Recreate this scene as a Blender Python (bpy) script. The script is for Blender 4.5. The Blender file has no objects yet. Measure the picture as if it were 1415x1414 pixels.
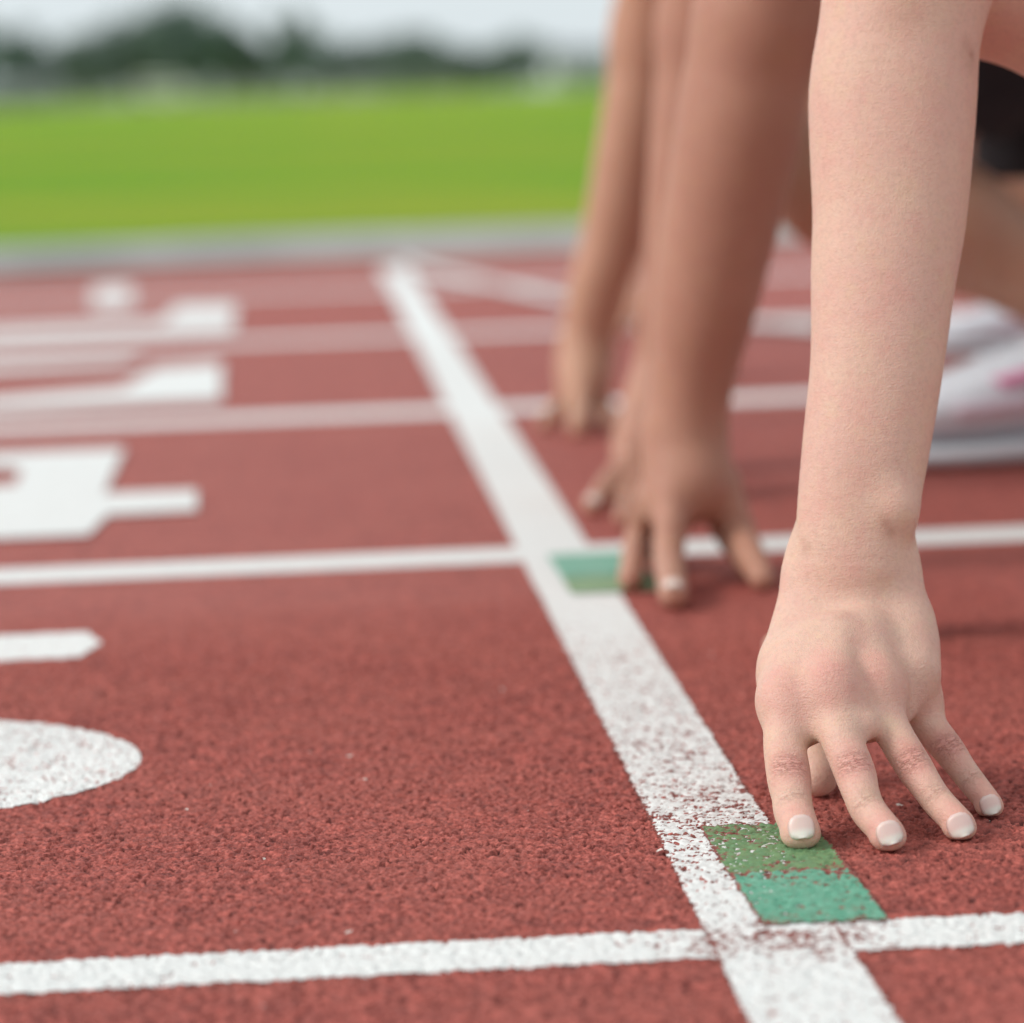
import bpy, math, random
import numpy as np
from mathutils import Matrix, Vector

rng = np.random.RandomState(7)
random.seed(7)
SC = bpy.context.scene
COL = SC.collection

# ------------------------------------------------------------------ camera
IMG, FPX, HCAM, THETA, ROLL = 1415.0, 4900.0, 0.3437, math.atan(0.069), 0.0335
PITCH = math.atan(584.7 / FPX)
CAM = np.array([0.0, 0.0, HCAM])
_f = np.array([math.sin(THETA), math.cos(THETA), 0.0])
_r = np.array([math.cos(THETA), -math.sin(THETA), 0.0])
_F = _f * math.cos(PITCH) + np.array([0, 0, -math.sin(PITCH)])
_D = np.array([0, 0, -math.cos(PITCH)]) - _f * math.sin(PITCH)
_n = math.hypot(1, ROLL); c_, s_ = 1 / _n, ROLL / _n
CR = c_ * _r + s_ * _D
CD = -s_ * _r + c_ * _D
cam = bpy.data.cameras.new('camera'); camo = bpy.data.objects.new('camera', cam); COL.objects.link(camo)
m = Matrix.Identity(4)
for i in range(3):
    m[i][0] = CR[i]; m[i][1] = -CD[i]; m[i][2] = -_F[i]; m[i][3] = CAM[i]
camo.matrix_world = m
cam.sensor_width = 36.0; cam.lens = FPX / IMG * 36.0
cam.clip_start = 0.05; cam.clip_end = 8000
cam.dof.use_dof = True; cam.dof.focus_distance = 1.63; cam.dof.aperture_fstop = 5.7
SC.camera = camo

# ------------------------------------------------------------------ world, sun, exposure
SUN_EL, SUN_AZ = 38.0, 258.0            # azimuth clockwise from +Y: behind the camera, a little to the left
w = bpy.data.worlds.new('World'); SC.world = w; w.use_nodes = True
nt = w.node_tree; nt.nodes.clear()
sky = nt.nodes.new('ShaderNodeTexSky'); sky.sky_type = 'NISHITA'; sky.sun_disc = False
sky.sun_elevation = math.radians(SUN_EL); sky.sun_rotation = math.radians(SUN_AZ)
sky.dust_density = 3.0; sky.air_density = 1.0
hs = nt.nodes.new('ShaderNodeHueSaturation'); hs.inputs['Saturation'].default_value = 0.30
bg = nt.nodes.new('ShaderNodeBackground'); bg.inputs['Strength'].default_value = 0.15
wo = nt.nodes.new('ShaderNodeOutputWorld')
# thin bright overcast: a cloud sheet mixed over the clear sky
tcw = nt.nodes.new('ShaderNodeTexCoord'); nz = nt.nodes.new('ShaderNodeTexNoise'); nz.inputs['Scale'].default_value = 2.2; nz.inputs['Detail'].default_value = 5
mrw = nt.nodes.new('ShaderNodeMapRange'); mrw.inputs['From Min'].default_value = .3; mrw.inputs['From Max'].default_value = .7; mrw.inputs['To Min'].default_value = .80; mrw.inputs['To Max'].default_value = 1.0
mxw = nt.nodes.new('ShaderNodeMix'); mxw.data_type = 'RGBA'; mxw.inputs[7].default_value = (4.95, 5.45, 5.65, 1)
nt.links.new(tcw.outputs['Generated'], nz.inputs['Vector']); nt.links.new(nz.outputs['Fac'], mrw.inputs['Value']); nt.links.new(mrw.outputs[0], mxw.inputs[0])
nt.links.new(sky.outputs[0], hs.inputs['Color']); nt.links.new(hs.outputs[0], mxw.inputs[6]); nt.links.new(mxw.outputs[2], bg.inputs['Color'])
nt.links.new(bg.outputs[0], wo.inputs['Surface'])
sun = bpy.data.lights.new('sun', 'SUN'); sun.energy = 1.8; sun.angle = math.radians(20); sun.color = (1.0, 0.96, 0.91)
suno = bpy.data.objects.new('sun', sun); COL.objects.link(suno)
az, el = math.radians(SUN_AZ), math.radians(SUN_EL)
sd = Vector((math.sin(az) * math.cos(el), math.cos(az) * math.cos(el), math.sin(el)))
suno.rotation_euler = sd.to_track_quat('Z', 'Y').to_euler()
SC.view_settings.view_transform = 'Standard'; SC.view_settings.look = 'None'
SC.view_settings.gamma = 1.0; SC.view_settings.exposure = 0.15
SC.cycles.max_bounces = 6; SC.cycles.diffuse_bounces = 3; SC.cycles.use_denoising = True

def W(px, py, d):
    """point seen at photo pixel (px,py) at camera depth d"""
    v = _F + CR * ((px - IMG / 2) / FPX) + CD * ((py - 707.0) / FPX)
    return CAM + v * d
def Wz(px, py, z=0.0):
    v = _F + CR * ((px - IMG / 2) / FPX) + CD * ((py - 707.0) / FPX)
    return CAM + v * ((z - CAM[2]) / v[2])
def nrm(v): v = np.asarray(v, float); return v / np.linalg.norm(v)

# ------------------------------------------------------------------ object helpers
def link(name, me, mat=None, parent=None, smooth=False, label=None, cat=None, group=None, kind=None):
    o = bpy.data.objects.new(name, me); COL.objects.link(o)
    if mat is not None:
        for mm in (mat if isinstance(mat, (list, tuple)) else [mat]):
            if mm.name not in [x.name for x in me.materials]: me.materials.append(mm)
    if smooth: me.polygons.foreach_set('use_smooth', [True] * len(me.polygons))
    if parent is not None: o.parent = parent
    if label: o['label'] = label
    if cat: o['category'] = cat
    if group: o['group'] = group
    if kind: o['kind'] = kind
    return o
def root(name, label, cat, loc=(0, 0, 0), group=None):
    o = bpy.data.objects.new(name, None); COL.objects.link(o)
    o.empty_display_size = 0.1; o.location = loc
    o['label'] = label; o['category'] = cat
    if group: o['group'] = group
    return o
def mesh_np(name, V, Q):
    me = bpy.data.meshes.new(name); V = np.ascontiguousarray(V, np.float32); Q = np.ascontiguousarray(Q, np.int32)
    k = Q.shape[1]
    me.vertices.add(len(V)); me.vertices.foreach_set('co', V.ravel())
    me.loops.add(Q.size); me.loops.foreach_set('vertex_index', Q.ravel())
    me.polygons.add(len(Q)); me.polygons.foreach_set('loop_start', np.arange(0, Q.size, k, dtype=np.int32))
    me.polygons.foreach_set('loop_total', np.full(len(Q), k, np.int32))
    me.update(calc_edges=True)
    return me
def attr(me, name, a):
    at = me.attributes.new(name, 'FLOAT', 'POINT'); at.data.foreach_set('value', np.ascontiguousarray(a, np.float32))

# ------------------------------------------------------------------ node helpers
class N:
    def __init__(s, name):
        s.m = bpy.data.materials.new(name); s.m.use_nodes = True; s.t = s.m.node_tree
        s.b = s.t.nodes['Principled BSDF']
    def n(s, typ, **kw):
        x = s.t.nodes.new(typ)
        for k, v in kw.items():
            if hasattr(x, k): setattr(x, k, v)
            else: x.inputs[k].default_value = v
        return x
    def l(s, a, b): s.t.links.new(a, b)
    def coord(s): return s.n('ShaderNodeNewGeometry').outputs['Position']
    def noise(s, sc, det=3, rough=.6, vec=None, dist=0):
        x = s.n('ShaderNodeTexNoise'); x.inputs['Scale'].default_value = sc; x.inputs['Detail'].default_value = det
        x.inputs['Roughness'].default_value = rough; x.inputs['Distortion'].default_value = dist
        s.l(vec if vec is not None else s.coord(), x.inputs['Vector']); return x.outputs['Fac']
    def math(s, op, a, b=None, c=None, clamp=False):
        x = s.n('ShaderNodeMath', operation=op); x.use_clamp = clamp
        for i, v in enumerate((a, b, c)):
            if v is None: continue
            if isinstance(v, (int, float)): x.inputs[i].default_value = v
            else: s.l(v, x.inputs[i])
        return x.outputs[0]
    def ramp(s, v, a, b, lo=0., hi=1.):
        x = s.n('ShaderNodeMapRange'); x.interpolation_type = 'SMOOTHSTEP'
        s.l(v, x.inputs['Value'])
        for k, q in (('From Min', a), ('From Max', b), ('To Min', lo), ('To Max', hi)): x.inputs[k].default_value = q
        return x.outputs[0]
    def mix(s, f, a, b):
        x = s.n('ShaderNodeMix', data_type='RGBA')
        for i, v in ((0, f), (6, a), (7, b)):
            if isinstance(v, (int, float)): x.inputs[i].default_value = v
            elif isinstance(v, tuple): x.inputs[i].default_value = (*v, 1)
            else: s.l(v, x.inputs[i])
        return x.outputs[2]
    def attr(s, nm): return s.n('ShaderNodeAttribute', attribute_name=nm).outputs['Fac']
    def bump(s, h, dist, strength=1.0, prev=None):
        x = s.n('ShaderNodeBump'); x.inputs['Strength'].default_value = strength; x.inputs['Distance'].default_value = dist
        s.l(h, x.inputs['Height'])
        if prev is not None: s.l(prev, x.inputs['Normal'])
        return x.outputs[0]
    def set(s, **kw):
        for k, v in kw.items():
            k = k.replace('_', ' ')
            inp = s.b.inputs[k]
            if isinstance(v, (int, float)): inp.default_value = v
            elif isinstance(v, tuple): inp.default_value = (*v, 1) if len(v) == 3 and inp.type == 'RGBA' else v
            else: s.l(v, inp)
        return s.m

TRACK = (0.40, 0.098, 0.075)
def mat_track():
    s = N('track_rubber')
    v = s.n('ShaderNodeTexVoronoi'); v.inputs['Scale'].default_value = 330
    s.l(s.coord(), v.inputs['Vector'])
    sep = s.n('ShaderNodeSeparateColor'); s.l(v.outputs['Color'], sep.inputs[0])
    near = s.attr('near'); tone = s.attr('tone')
    t = s.mix(near, sep.outputs[0], tone); fine = s.noise(520, 2, .6); coarse = s.noise(150, 3, .7)
    big = s.noise(9, 4, .6)
    mid = s.noise(60, 3, .6)
    c = s.mix(t, (0.190, 0.036, 0.028), (0.60, 0.150, 0.118))
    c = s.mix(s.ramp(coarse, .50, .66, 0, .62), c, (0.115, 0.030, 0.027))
    c = s.mix(s.ramp(fine, .56, .68, 0, .6), c, (0.66, 0.20, 0.16))
    c = s.mix(s.ramp(mid, .40, .70, 0, .55), c, (0.215, 0.058, 0.050))
    c = s.mix(s.ramp(big, .40, .62, 0, .30), c, (0.42, 0.120, 0.092))
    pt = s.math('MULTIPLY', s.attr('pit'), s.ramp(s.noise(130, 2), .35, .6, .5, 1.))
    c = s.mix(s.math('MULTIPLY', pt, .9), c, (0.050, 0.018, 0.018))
    sp = s.math('MULTIPLY', s.math('GREATER_THAN', sep.outputs[1], .9996), near)
    c = s.mix(sp, c, (.75, .68, .62))
    h = s.noise(700, 2, .6)
    nb = s.bump(h, 0.0006, .6)
    nb = s.bump(v.outputs['Distance'], 0.002, .6, nb)
    return s.set(Base_Color=c, Roughness=0.70, Normal=nb, Specular_IOR_Level=0.30)
def mat_paint(name, col, col2, wear0=.0, under=False):
    s = N(name)
    n1 = s.noise(260, 3, .65); n2 = s.noise(45, 3, .6)
    a = s.math('ADD', s.math('MULTIPLY', n1, .6), s.math('MULTIPLY', n2, .4))
    wr = s.math('ADD', s.math('MULTIPLY', s.attr('wear'), .34), s.math('MULTIPLY', s.attr('pit'), s.math('ADD', s.math('MULTIPLY', s.attr('wear'), .25), .166)))
    wr = s.math('ADD', wr, s.math('MULTIPLY', s.attr('edge'), .20))
    a = s.math('ADD', a, wr)
    a = s.math('ADD', a, wear0)
    f = s.ramp(a, .655, .69)
    base = s.mix(s.ramp(s.noise(120, 3, .7), .35, .7), col, col2)
    base = s.mix(s.ramp(a, .55, .68, 0, .35), base, tuple(x * .6 + y * .3 for x, y in zip(col, TRACK)))
    c = s.mix(f, base, s.mix(s.noise(400, 1), (0.10, 0.04, 0.035), (0.40, 0.11, 0.085)))
    if under:       # older white paint showing through in flecks
        w2 = s.ramp(s.math('ADD', s.noise(170, 3, .7), s.math('MULTIPLY', s.noise(38, 2), .35)), .875, .90)
        c = s.mix(w2, c, (.74, .74, .70))
    nb = s.bump(s.noise(900, 2), 0.0004, .5)
    return s.set(Base_Color=c, Roughness=0.6, Normal=nb, Specular_IOR_Level=0.4)
def mat_skin(name, c0, c1, red):
    s = N(name)
    tc = s.n('ShaderNodeTexCoord').outputs['Object']
    m1 = s.noise(22, 4, .6, tc); m2 = s.noise(90, 4, .65, tc); m3 = s.noise(420, 3, .6, tc)
    c = s.mix(s.ramp(m1, .35, .68), c0, c1)
    c = s.mix(s.ramp(m2, .42, .75, 0, .26), c, red)
    c = s.mix(s.ramp(s.noise(60, 3, .6, tc), .50, .72, 0, .5), c, tuple(x * y for x, y in zip(c1, (.99, 1.03, .93))))
    c = s.mix(s.ramp(m3, .42, .72, 0, .24), c, tuple(x * .62 for x in c0))
    c = s.mix(s.math('MULTIPLY', s.attr('red'), s.ramp(m2, .25, .7, .65, 1.)), c, red)
    c = s.mix(s.attr('mark'), c, tuple(x * y for x, y in zip(c0, (.52, .36, .30))))
    # crease lines over the knuckles, in joint coordinates
    fu, fv, wk = s.attr('fu'), s.attr('fv'), s.attr('wk')
    cb = s.n('ShaderNodeCombineXYZ'); s.l(s.math('MULTIPLY', fu, 1.0), cb.inputs[0]); s.l(s.math('MULTIPLY', fv, .28), cb.inputs[1])
    wv = s.noise(.95, 3, .6, cb.outputs[0], .6)
    ridge = s.math('ABSOLUTE', s.math('SUBTRACT', wv, .5))
    line = s.ramp(ridge, 0., .055, 1., 0.)
    wl = s.math('MULTIPLY', line, wk)
    c = s.mix(s.math('MULTIPLY', wl, .6), c, tuple(x * y for x, y in zip(red, (.72, .62, .60))))
    v = s.n('ShaderNodeTexVoronoi'); v.inputs['Scale'].default_value = 1150; s.l(tc, v.inputs['Vector'])
    n1 = s.bump(v.outputs['Distance'], 0.0004, .5)
    n1 = s.bump(s.noise(300, 3, .6, tc), 0.0006, .35, n1)
    mp = s.n('ShaderNodeMapping'); mp.inputs['Scale'].default_value = (170, 170, 1150); s.l(tc, mp.inputs['Vector'])
    fl = s.noise(1., 3, .65, mp.outputs[0], .8)
    n1 = s.bump(fl, 0.0006, .36, n1)
    n1 = s.bump(s.math('MULTIPLY', wl, -1.), 0.0005, .8, n1)
    return s.set(Base_Color=c, Roughness=0.52, Normal=n1, Specular_IOR_Level=0.35,
                 Subsurface_Weight=0.18, Subsurface_Scale=0.006)
def simple(name, col, rough=.6, col2=None, sc=60, bump=0., **kw):
    s = N(name); c = col
    if col2: c = s.mix(s.ramp(s.noise(sc, 4, .6), .35, .65), col, col2)
    d = dict(Base_Color=c, Roughness=rough); d.update(kw)
    if bump: d['Normal'] = s.bump(s.noise(sc * 4, 3), bump, .5)
    return s.set(**d)

M_TRACK = mat_track()
M_WHITE = mat_paint('white_paint', (0.80, 0.80, 0.78), (0.74, 0.73, 0.71))
M_GREEN = mat_paint('green_paint', (0.125, 0.245, 0.115), (0.175, 0.290, 0.125), .035, True)
M_TEAL = mat_paint('teal_paint', (0.105, 0.34, 0.225), (0.165, 0.40, 0.28), .035, True)
M_CONC = simple('pale_concrete', (.40, .41, .39), .8, (.50, .51, .49), 3, .002)
M_SKIN1 = mat_skin('fair_skin', (0.715, 0.450, 0.360), (0.73, 0.49, 0.375), (0.68, 0.300, 0.255))
M_SKIN2 = mat_skin('tanned_skin', (0.55, 0.305, 0.205), (0.59, 0.335, 0.23), (0.55, 0.27, 0.21))
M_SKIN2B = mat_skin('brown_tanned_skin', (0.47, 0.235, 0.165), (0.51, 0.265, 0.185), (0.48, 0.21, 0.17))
M_SKIN3 = mat_skin('olive_skin', (0.42, 0.21, 0.13), (0.45, 0.23, 0.15), (0.42, 0.19, 0.14))
M_BLACK = simple('black_jersey', (.012, .012, .016), .8, (.018, .018, .022), 200, .0005)
M_TOP = simple('grey_jersey', (.10, .11, .13), .8, (.13, .14, .16), 200, .0005)
M_SHOE = simple('white_mesh_upper', (.80, .83, .88), .6, (.74, .78, .84), 300, .0006)
M_SOLE = simple('foam_sole', (.76, .80, .84), .6, (.72, .76, .80), 150, .0005)
M_PINK = simple('pink_overlay', (.78, .26, .46), .5, (.78, .32, .50), 150)
M_PALEPINK = simple('pale_pink_overlay', (.78, .64, .73), .5, (.78, .68, .76), 150)
M_HAIR = simple('brown_hair', (.05, .026, .014), .5, (.09, .05, .025), 120, .002)

# ------------------------------------------------------------------ track surface
PX0, PX1, PY0, PY1, CELL = -0.23, 0.50, 1.21, 2.42, 0.0011
gx = np.arange(PX0, PX1 + 1e-9, CELL); gy = np.arange(PY0, PY1 + 1e-9, CELL)
def worley(X, Y, cell, seed):
    r = np.random.RandomState(seed)
    nx, ny = 500, 700
    jx, jy, jh, jt = r.rand(nx, ny), r.rand(nx, ny), r.rand(nx, ny), r.rand(nx, ny)
    U, V = (X - PX0 + .05) / cell, (Y - PY0 + .05) / cell
    iu, iv = np.floor(U).astype(int), np.floor(V).astype(int)
    best = np.full(X.shape, 9.); bh = np.zeros(X.shape); bt = np.zeros(X.shape)
    for a in (-1, 0, 1):
        for b in (-1, 0, 1):
            i, j = np.clip(iu + a, 0, nx - 1), np.clip(iv + b, 0, ny - 1)
            d = (U - i - jx[i, j]) ** 2 + (V - j - jy[i, j]) ** 2
            s = d < best
            best = np.where(s, d, best); bh = np.where(s, jh[i, j], bh); bt = np.where(s, jt[i, j], bt)
    return best, bh, bt
XX, YY = np.meshgrid(gx, gy, indexing='ij')
b1, h1, t1 = worley(XX, YY, .0023, 3)
b2, h2, t2 = worley(XX, YY, .0060, 5)
hgt = .0009 * (h1 - .5) + .0009 * np.clip(1 - b1 * 1.5, 0, 1) - .0012 * np.clip((.20 - h1) / .08, 0, 1) + .0004 * (h2 - .5) - .0003 * np.clip((b2 - .35) / .3, 0, 1)
fade = np.clip((XX - PX0) / .03, 0, 1) * np.clip((PX1 - XX) / .03, 0, 1) * np.clip((YY - PY0) / .03, 0, 1) * np.clip((PY1 - YY) / .3, 0, 1)
near = fade
hgt = hgt - hgt.mean() - .0006
HG = (hgt * 1.45 * fade).astype(np.float32)
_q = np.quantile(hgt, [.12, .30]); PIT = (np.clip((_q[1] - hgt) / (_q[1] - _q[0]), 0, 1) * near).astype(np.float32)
TONE = (t1 * .7 + t2 * .3).astype(np.float32)

nxg, nyg = len(gx), len(gy)
V = np.stack([XX, YY, HG], -1).reshape(-1, 3)
I = np.arange(nxg * nyg).reshape(nxg, nyg)
Q = np.stack([I[:-1, :-1], I[1:, :-1], I[1:, 1:], I[:-1, 1:]], -1).reshape(-1, 4)
def kerb_y(x):       # far edge of the track: bends a little nearer to the left
    x = np.asarray(x, float)
    return 7.36 - .0 * x - .32 * np.clip(-x / 1.0 + .1, 0, 1.4)
# surround of the rough patch out to the track's edges
bx0, bx1 = gx[0], gx[-1]; by0, by1 = gy[0], gy[-1]
V2 = []; Q2 = []
def quad(a, b, c, d):
    n = len(V2); V2.extend([a, b, c, d]); Q2.append([n, n + 1, n + 2, n + 3])
L, R_ = -70., 70.
quad((L, -4, 0), (bx0, -4, 0), (bx0, by0, 0), (L, by0, 0)); quad((bx0, -4, 0), (bx1, -4, 0), (bx1, by0, 0), (bx0, by0, 0))
quad((bx1, -4, 0), (R_, -4, 0), (R_, by0, 0), (bx1, by0, 0)); quad((L, by0, 0), (bx0, by0, 0), (bx0, by1, 0), (L, by1, 0))
quad((bx1, by0, 0), (R_, by0, 0), (R_, by1, 0), (bx1, by1, 0))
quad((L, by1, 0), (R_, by1, 0), (R_, 8.2, 0), (L, 8.2, 0))
Vt = np.vstack([V, np.array(V2)]); Qt = np.vstack([Q, np.array(Q2) + len(V)])
me = mesh_np('running_track', Vt, Qt)
z6 = np.zeros(len(V2))
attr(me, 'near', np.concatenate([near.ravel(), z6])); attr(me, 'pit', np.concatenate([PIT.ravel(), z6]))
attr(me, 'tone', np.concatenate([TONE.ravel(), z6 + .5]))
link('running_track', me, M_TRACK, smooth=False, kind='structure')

def samp(A, x, y):
    u = np.clip((x - gx[0]) / CELL, 0, nxg - 1.001); v = np.clip((y - gy[0]) / CELL, 0, nyg - 1.001)
    i, j = u.astype(int), v.astype(int); a, b = u - i, v - j
    r = A[i, j] * (1 - a) * (1 - b) + A[i + 1, j] * a * (1 - b) + A[i, j + 1] * (1 - a) * b + A[i + 1, j + 1] * a * b
    ins = (x > gx[0]) & (x < gx[-1]) & (y > gy[0]) & (y < gy[-1])
    return np.where(ins, r, 0)
_rn = np.random.RandomState(11).rand(8192)
def n1(t, sc, off=0):
    u = np.asarray(t, float) * sc + off + 4000; i = np.floor(u).astype(int); f = u - i; f = f * f * (3 - 2 * f)
    return _rn[i % 8192] * (1 - f) + _rn[(i + 1) % 8192] * f - .5
def axis(a, b, g, step):
    lo, hi = g[0], g[-1]; out = [a]
    inner = g[(g > a + 1e-4) & (g < b - 1e-4)]
    if len(inner):
        if a < lo: out += list(np.linspace(a, lo, max(2, int((lo - a) / step) + 2))[1:-1])
        out += list(inner)
        if b > hi: out += list(np.linspace(hi, b, max(2, int((b - hi) / step) + 2))[1:-1])
    else: out += list(np.linspace(a, b, max(2, int((b - a) / step) + 1))[1:-1])
    out.append(b); return np.unique(np.array(out))
def wear_at(X, Y):
    w_ = .0 + .45 * np.exp(-(((X - SLX - .027) / .05) ** 2 + ((Y - LY[0]) / .035) ** 2))
    w_ += .20 * np.exp(-(((X - SLX - .01) / .03) ** 2 + ((Y - 1.60) / .08) ** 2))
    w_ += .14 * np.exp(-(((X - SLX - .02) / .05) ** 2 + ((Y - 1.80) / .13) ** 2))
    w_ += .22 * np.exp(-(((X - SLX - .045) / .02) ** 2 + ((Y - 1.685) / .03) ** 2))
    w_ += .16 * np.exp(-(((X - gL - .01) / .02) ** 2 + ((Y - yT) / .03) ** 2)) + .3 * np.exp(-(((X - gR + .015) / .025) ** 2 + ((Y - yM) / .02) ** 2))
    return w_
def strip(name, x0, x1, y0, y1, mat, off=.0005, rag=.0008, shape=None, kind='structure'):
    """painted rectangle draped over the rough rubber, with slightly ragged edges"""
    ax, ay = axis(x0, x1, gx, .25), axis(y0, y1, gy, .25)
    X, Y = np.meshgrid(ax, ay, indexing='ij')
    X = X.copy(); Y = Y.copy()
    sX = (n1(ay, 420) + n1(ay, 130)) * rag * 1.6; sX2 = (n1(ay, 420, 77) + n1(ay, 130, 31)) * rag * 1.6
    X[0] += sX; X[-1] += sX2
    Y[:, 0] += (n1(ax, 420, 50) + n1(ax, 110, 9)) * rag * 1.6; Y[:, -1] += (n1(ax, 420, 150) + n1(ax, 110, 19)) * rag * 1.6
    Z = samp(HG, X, Y) * .6 + off + .0001
    ed = np.minimum(np.minimum(X - x0, x1 - X), np.minimum(Y - y0, y1 - Y))
    if shape is not None: X, Y = shape(X, Y)
    I = np.arange(X.size).reshape(X.shape)
    Q = np.stack([I[:-1, :-1], I[1:, :-1], I[1:, 1:], I[:-1, 1:]], -1).reshape(-1, 4)
    me = mesh_np(name, np.stack([X, Y, Z], -1).reshape(-1, 3), Q)
    attr(me, 'pit', samp(PIT, X, Y).ravel()); attr(me, 'wear', wear_at(X, Y).ravel())
    attr(me, 'edge', (np.clip(1 - ed / .0018, 0, 1) * ((X > gx[2]) & (X < gx[-3]) & (Y > gy[2]) & (Y < gy[-3]))).ravel())
    return link(name, me, mat, kind=kind)

gL = Wz(1000, 1200)[0]; gR = Wz(1172, 1200)[0]
yT = Wz(1010, 1142)[1]; yM = Wz(1100, 1206)[1]
SLX = Wz(1005, 1350)[0]                                  # left edge of the start line
LY = [1.433 * .993]
p0 = Wz(707, 1317)[1]; LY = [p0 + 1.215 * i for i in range(6)]
LWID = [.050, .082, .095, .10, .10]
for i in range(5):
    strip('lane_line', -60, 60, LY[i] - LWID[i] / 2, LY[i] + LWID[i] / 2, M_WHITE, .0003)
strip('start_line', SLX, SLX + .0545, 0.2, 7.0, M_WHITE, .0005, rag=.0006, shape=lambda X, Y: (X + .0118 * (Y - 1.36), Y))

def polysheet(name, pts, mat, z=.0016, attrs=True, kind='structure', world=False):
    """flat painted outline given as ground points"""
    P = [tuple(p[:2]) for p in pts] if world else [tuple(Wz(*p)[:2]) for p in pts]
    import bmesh
    bm = bmesh.new(); vs = [bm.verts.new((x, y, z)) for x, y in P]; f = bm.faces.new(vs)
    if f.normal.z < 0: f.normal_flip()
    bmesh.ops.triangulate(bm, faces=[f])
    ins = any(PX0 < x < PX1 and PY0 < y < PY1 for x, y in P)
    bmesh.ops.subdivide_edges(bm, edges=bm.edges[:], cuts=1)
    if ins:
        for _ in range(7):
            es = [e for e in bm.edges if e.calc_length() > .0035]
            if not es: break
            bmesh.ops.subdivide_edges(bm, edges=es, cuts=1); bmesh.ops.triangulate(bm, faces=[f for f in bm.faces if len(f.verts) > 3])
            if len(bm.verts) > 60000: break
    X = np.array([v.co.x for v in bm.verts]); Y = np.array([v.co.y for v in bm.verts])
    Z = samp(HG, X, Y) * .6 + z
    for v, zz, xx, yy in zip(bm.verts, Z, X, Y):
        v.co.z = zz
        if v.is_boundary and ins: v.co.x += .0016 * n1(yy, 300)[()]; v.co.y += .0016 * n1(xx, 300)[()]
    me = bpy.data.meshes.new(name); bm.to_mesh(me); bm.free()
    attr(me, 'pit', samp(PIT, X, Y)); attr(me, 'wear', wear_at(X, Y) * .6)
    return link(name, me, mat, kind=kind)

# green change-over marks on the start line, nearest lane: olive above, teal below
gL = Wz(1000, 1200)[0]; gR = Wz(1172, 1200)[0]
yT = Wz(1010, 1142)[1]; yM = Wz(1100, 1206)[1]; yB = LY[0] + LWID[0] / 2 - .003
strip('green_mark', gL, gR, yM, yT, M_GREEN, .00105, .0009)
strip('green_mark', gL + .001, gR + .0005, yB, yM + .001, M_TEAL, .00125, .0012)
M_GREEN2 = mat_paint('faded_green_paint', (0.21, 0.35, 0.19), (0.27, 0.39, 0.22), .0, True)
M_TEAL2 = mat_paint('faded_teal_paint', (0.17, 0.41, 0.30), (0.23, 0.46, 0.35), .0, True)
# the same pair further up the line, mirrored about the second lane line
g2L = Wz(772, 795)[0]
yb2 = Wz(820, 822)[1]; ym2 = Wz(820, 800)[1]; yt2 = LY[1] - LWID[1] / 2 + .02
strip('green_mark', g2L, g2L + .062, yb2, ym2, M_GREEN2, .0016, .0009)
strip('green_mark', g2L, g2L + .062, ym2, yt2, M_TEAL2, .0021, .0012)

# lane numerals (only their feet reach the picture)
def ellpts(cx, cy, rx, ry, a0, a1, n=24):
    return [(cx + rx * math.cos(math.radians(a)), cy - ry * math.sin(math.radians(a))) for a in np.linspace(a0, a1, n)]
num = []
rt = Wz(197, 1040)[0]
yt, yb = Wz(0, 988)[1], Wz(0, 1128)[1]; yc = (yt + yb) / 2 - .012
pts = [(rt - .30, yt - .012), (rt - .22, yt + .012)] + [(rt - .19 + .19 * math.cos(a), yc + (yt - yc + .012) * math.sin(a)) for a in np.linspace(math.pi * .55, 0, 14)] + \
      [(rt - .19 + .19 * math.cos(a), yc + (yc - yb + .02) * math.sin(a)) for a in np.linspace(-.15, -math.pi * .5, 14)] + [(rt - .30, yb + .0)]
num.append(('lane_number', pts))
bxr = Wz(140, 892)[0]; y0, y1 = Wz(60, 910)[1], Wz(60, 876)[1]
num.append(('lane_number', [(bxr - .40, y0), (bxr - .012, y0), (bxr, (y0 + y1) / 2), (bxr - .012, y1), (bxr - .40, y1)]))
a = Wz(172, 622); b_ = Wz(122, 742); st0 = Wz(150, 714); st1 = Wz(272, 708); st2 = Wz(272, 680); st3 = Wz(160, 684)
num.append(('lane_number', [(a[0] - .50, a[1]), (a[0], a[1]), (st3[0] - .01, st3[1]), (st2[0], st2[1]), (st1[0], st1[1]), (st0[0], st0[1]),
                            (b_[0], b_[1]), (b_[0] - .50, b_[1]), (b_[0] - .50, b_[1] + .16), Wz(-30, 676)[:2], Wz(22, 672)[:2], Wz(30, 652)[:2], Wz(0, 648)[:2], Wz(-60, 650)[:2], (a[0] - .50, a[1] - .18)]))
num.append(('lane_number', [Wz(306, 503)[:2], Wz(306, 555)[:2], Wz(180, 560)[:2], Wz(-250, 584)[:2], Wz(-250, 570)[:2], Wz(0, 552)[:2], Wz(170, 538)[:2], Wz(215, 510)[:2]]))
num.append(('lane_number', [Wz(0, 503)[:2], Wz(190, 496)[:2], Wz(196, 500)[:2], Wz(170, 506)[:2], Wz(-250, 528)[:2], Wz(-250, 516)[:2]]))
num.append(('lane_number', [Wz(326, 424)[:2], Wz(322, 458)[:2], Wz(240, 461)[:2], Wz(-250, 484)[:2], Wz(-250, 466)[:2], Wz(225, 446)[:2], Wz(245, 426)[:2]]))
num.append(('lane_number', [Wz(182, 397)[:2], Wz(184, 424)[:2], Wz(128, 428)[:2], Wz(128, 400)[:2]]))
for i, (nm, pts) in enumerate(num): polysheet(nm, pts, M_WHITE, .0004 if i < 2 else .002, world=True)
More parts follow.
